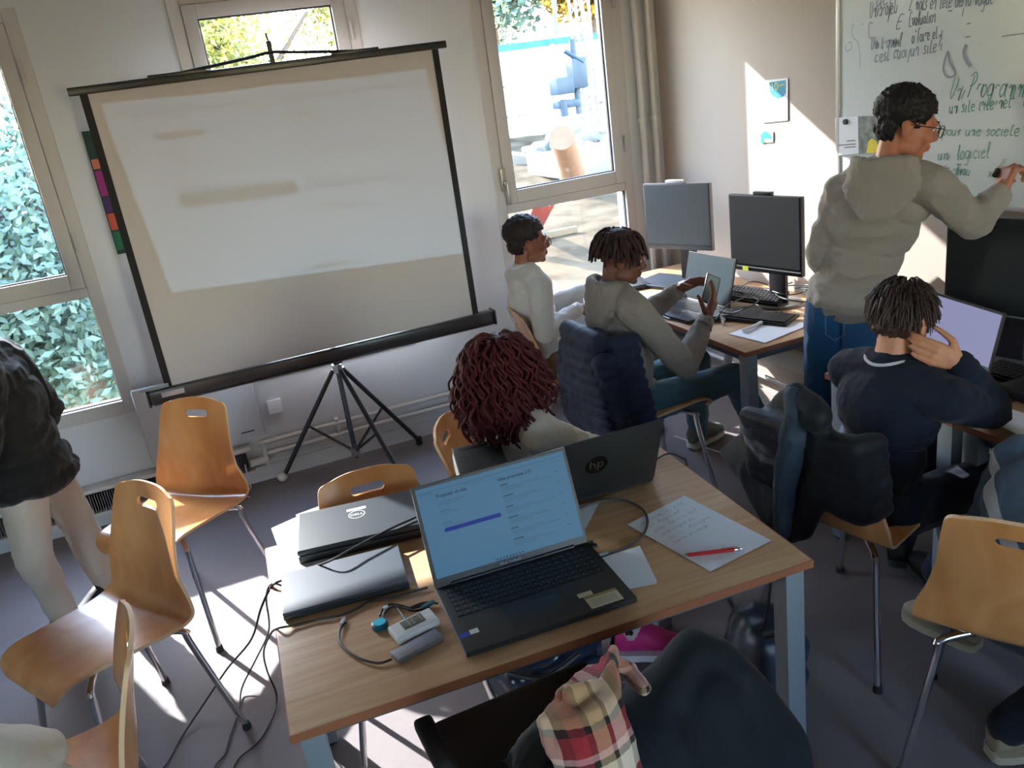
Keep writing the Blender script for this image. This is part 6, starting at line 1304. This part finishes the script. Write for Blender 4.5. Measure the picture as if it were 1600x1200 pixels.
# ---------------- light of the projector: the page it throws on the screen
lens = V((.750, 2.500, .822)); tgt = at(430, 290, Y=SY)
pl = bpy.data.lights.new('projector_beam', 'SPOT'); po = bpy.data.objects.new('projector_beam', pl); COL.objects.link(po); po.location = lens+V((-.01, .075, .01))
po.rotation_euler = (tgt-lens).to_track_quat('-Z', 'Y').to_euler(); pl.spot_size = R(140); pl.spot_blend = 0; pl.shadow_soft_size = .004; pl.energy = 20
bpy.context.view_layer.update()
Wi = po.matrix_world.inverted(); src = []
for a, b in ((157, 163), (664, 108), (737, 394), (268, 457)):
    l = Wi @ at(a, b, Y=SY); src.append((l.x/l.z, l.y/l.z))
dst = [(0, 1), (1, 1), (1, 0), (0, 0)]; A = []; B = []
for (x, y), (u_, v_) in zip(src, dst):
    A += [[x, y, 1, 0, 0, 0, -u_*x, -u_*y], [0, 0, 0, x, y, 1, -v_*x, -v_*y]]; B += [u_, v_]
h = list(np.linalg.solve(np.array(A), np.array(B)))+[1.0]
pl.use_nodes = True; N = pl.node_tree.nodes; L = pl.node_tree.links; em = [n for n in N if n.type == 'EMISSION'][0]
tc = N.new('ShaderNodeTexCoord'); sp = N.new('ShaderNodeSeparateXYZ'); L.new(tc.outputs['Normal'], sp.inputs[0])
def M2_(op, a, b=None, c=None):
    n = N.new('ShaderNodeMath'); n.operation = op
    for i, v in enumerate((a, b, c)):
        if v is None: continue
        if isinstance(v, (int, float)): n.inputs[i].default_value = v
        else: L.new(v, n.inputs[i])
    return n.outputs[0]
X_, Y_ = M2_('DIVIDE', sp.outputs[0], sp.outputs[2]), M2_('DIVIDE', sp.outputs[1], sp.outputs[2])
def lin(a, b, c): return M2_('ADD', M2_('ADD', M2_('MULTIPLY', X_, a), M2_('MULTIPLY', Y_, b)), c)
w_ = lin(h[6], h[7], h[8]); UU = M2_('DIVIDE', lin(*h[0:3]), w_); VV = M2_('DIVIDE', lin(*h[3:6]), w_)
def rectm(u0, v0, u1, v1):
    a = M2_('COMPARE', UU, (u0+u1)/2, (u1-u0)/2); b = M2_('COMPARE', VV, (v0+v1)/2, (v1-v0)/2); return M2_('MULTIPLY', a, b)
page = rectm(0, 0, 1, 1); dark = None
for r_, k in [((.12, .80, .27, .825), .30), ((.12, .70, .19, .71), .2), ((.12, .66, .28, .67), .12), ((.12, .57, .18, .58), .2), ((.12, .54, .26, .55), .15), ((0, .93, 1, .937), .15), ((.13, .445, .50, .51), .28), ((.54, .83, .62, .85), .25), ((.54, .78, .85, .787), .12), ((.54, .70, .60, .71), .2), ((.54, .66, .88, .667), .12), ((.54, .64, .84, .647), .12), ((.54, .52, .59, .53), .22), ((.54, .48, .90, .487), .12), ((.54, .46, .86, .467), .12), ((.54, .36, .66, .37), .2), ((.54, .33, .80, .337), .12), ((.54, .20, .58, .21), .2), ((.45, .03, .60, .045), .25)]:
    r_ = (r_[0], r_[1]-.006, r_[2], r_[3]+.004)
    q = M2_('MULTIPLY', rectm(*r_), min(.85, k*2.4)); dark = q if dark is None else M2_('MAXIMUM', dark, q)
st_ = M2_('MULTIPLY', page, M2_('SUBTRACT', 1.0, dark)); L.new(st_, em.inputs['Strength']); em.inputs['Color'].default_value = (.38, .68, 1, 1)
bpy.context.view_layer.update()
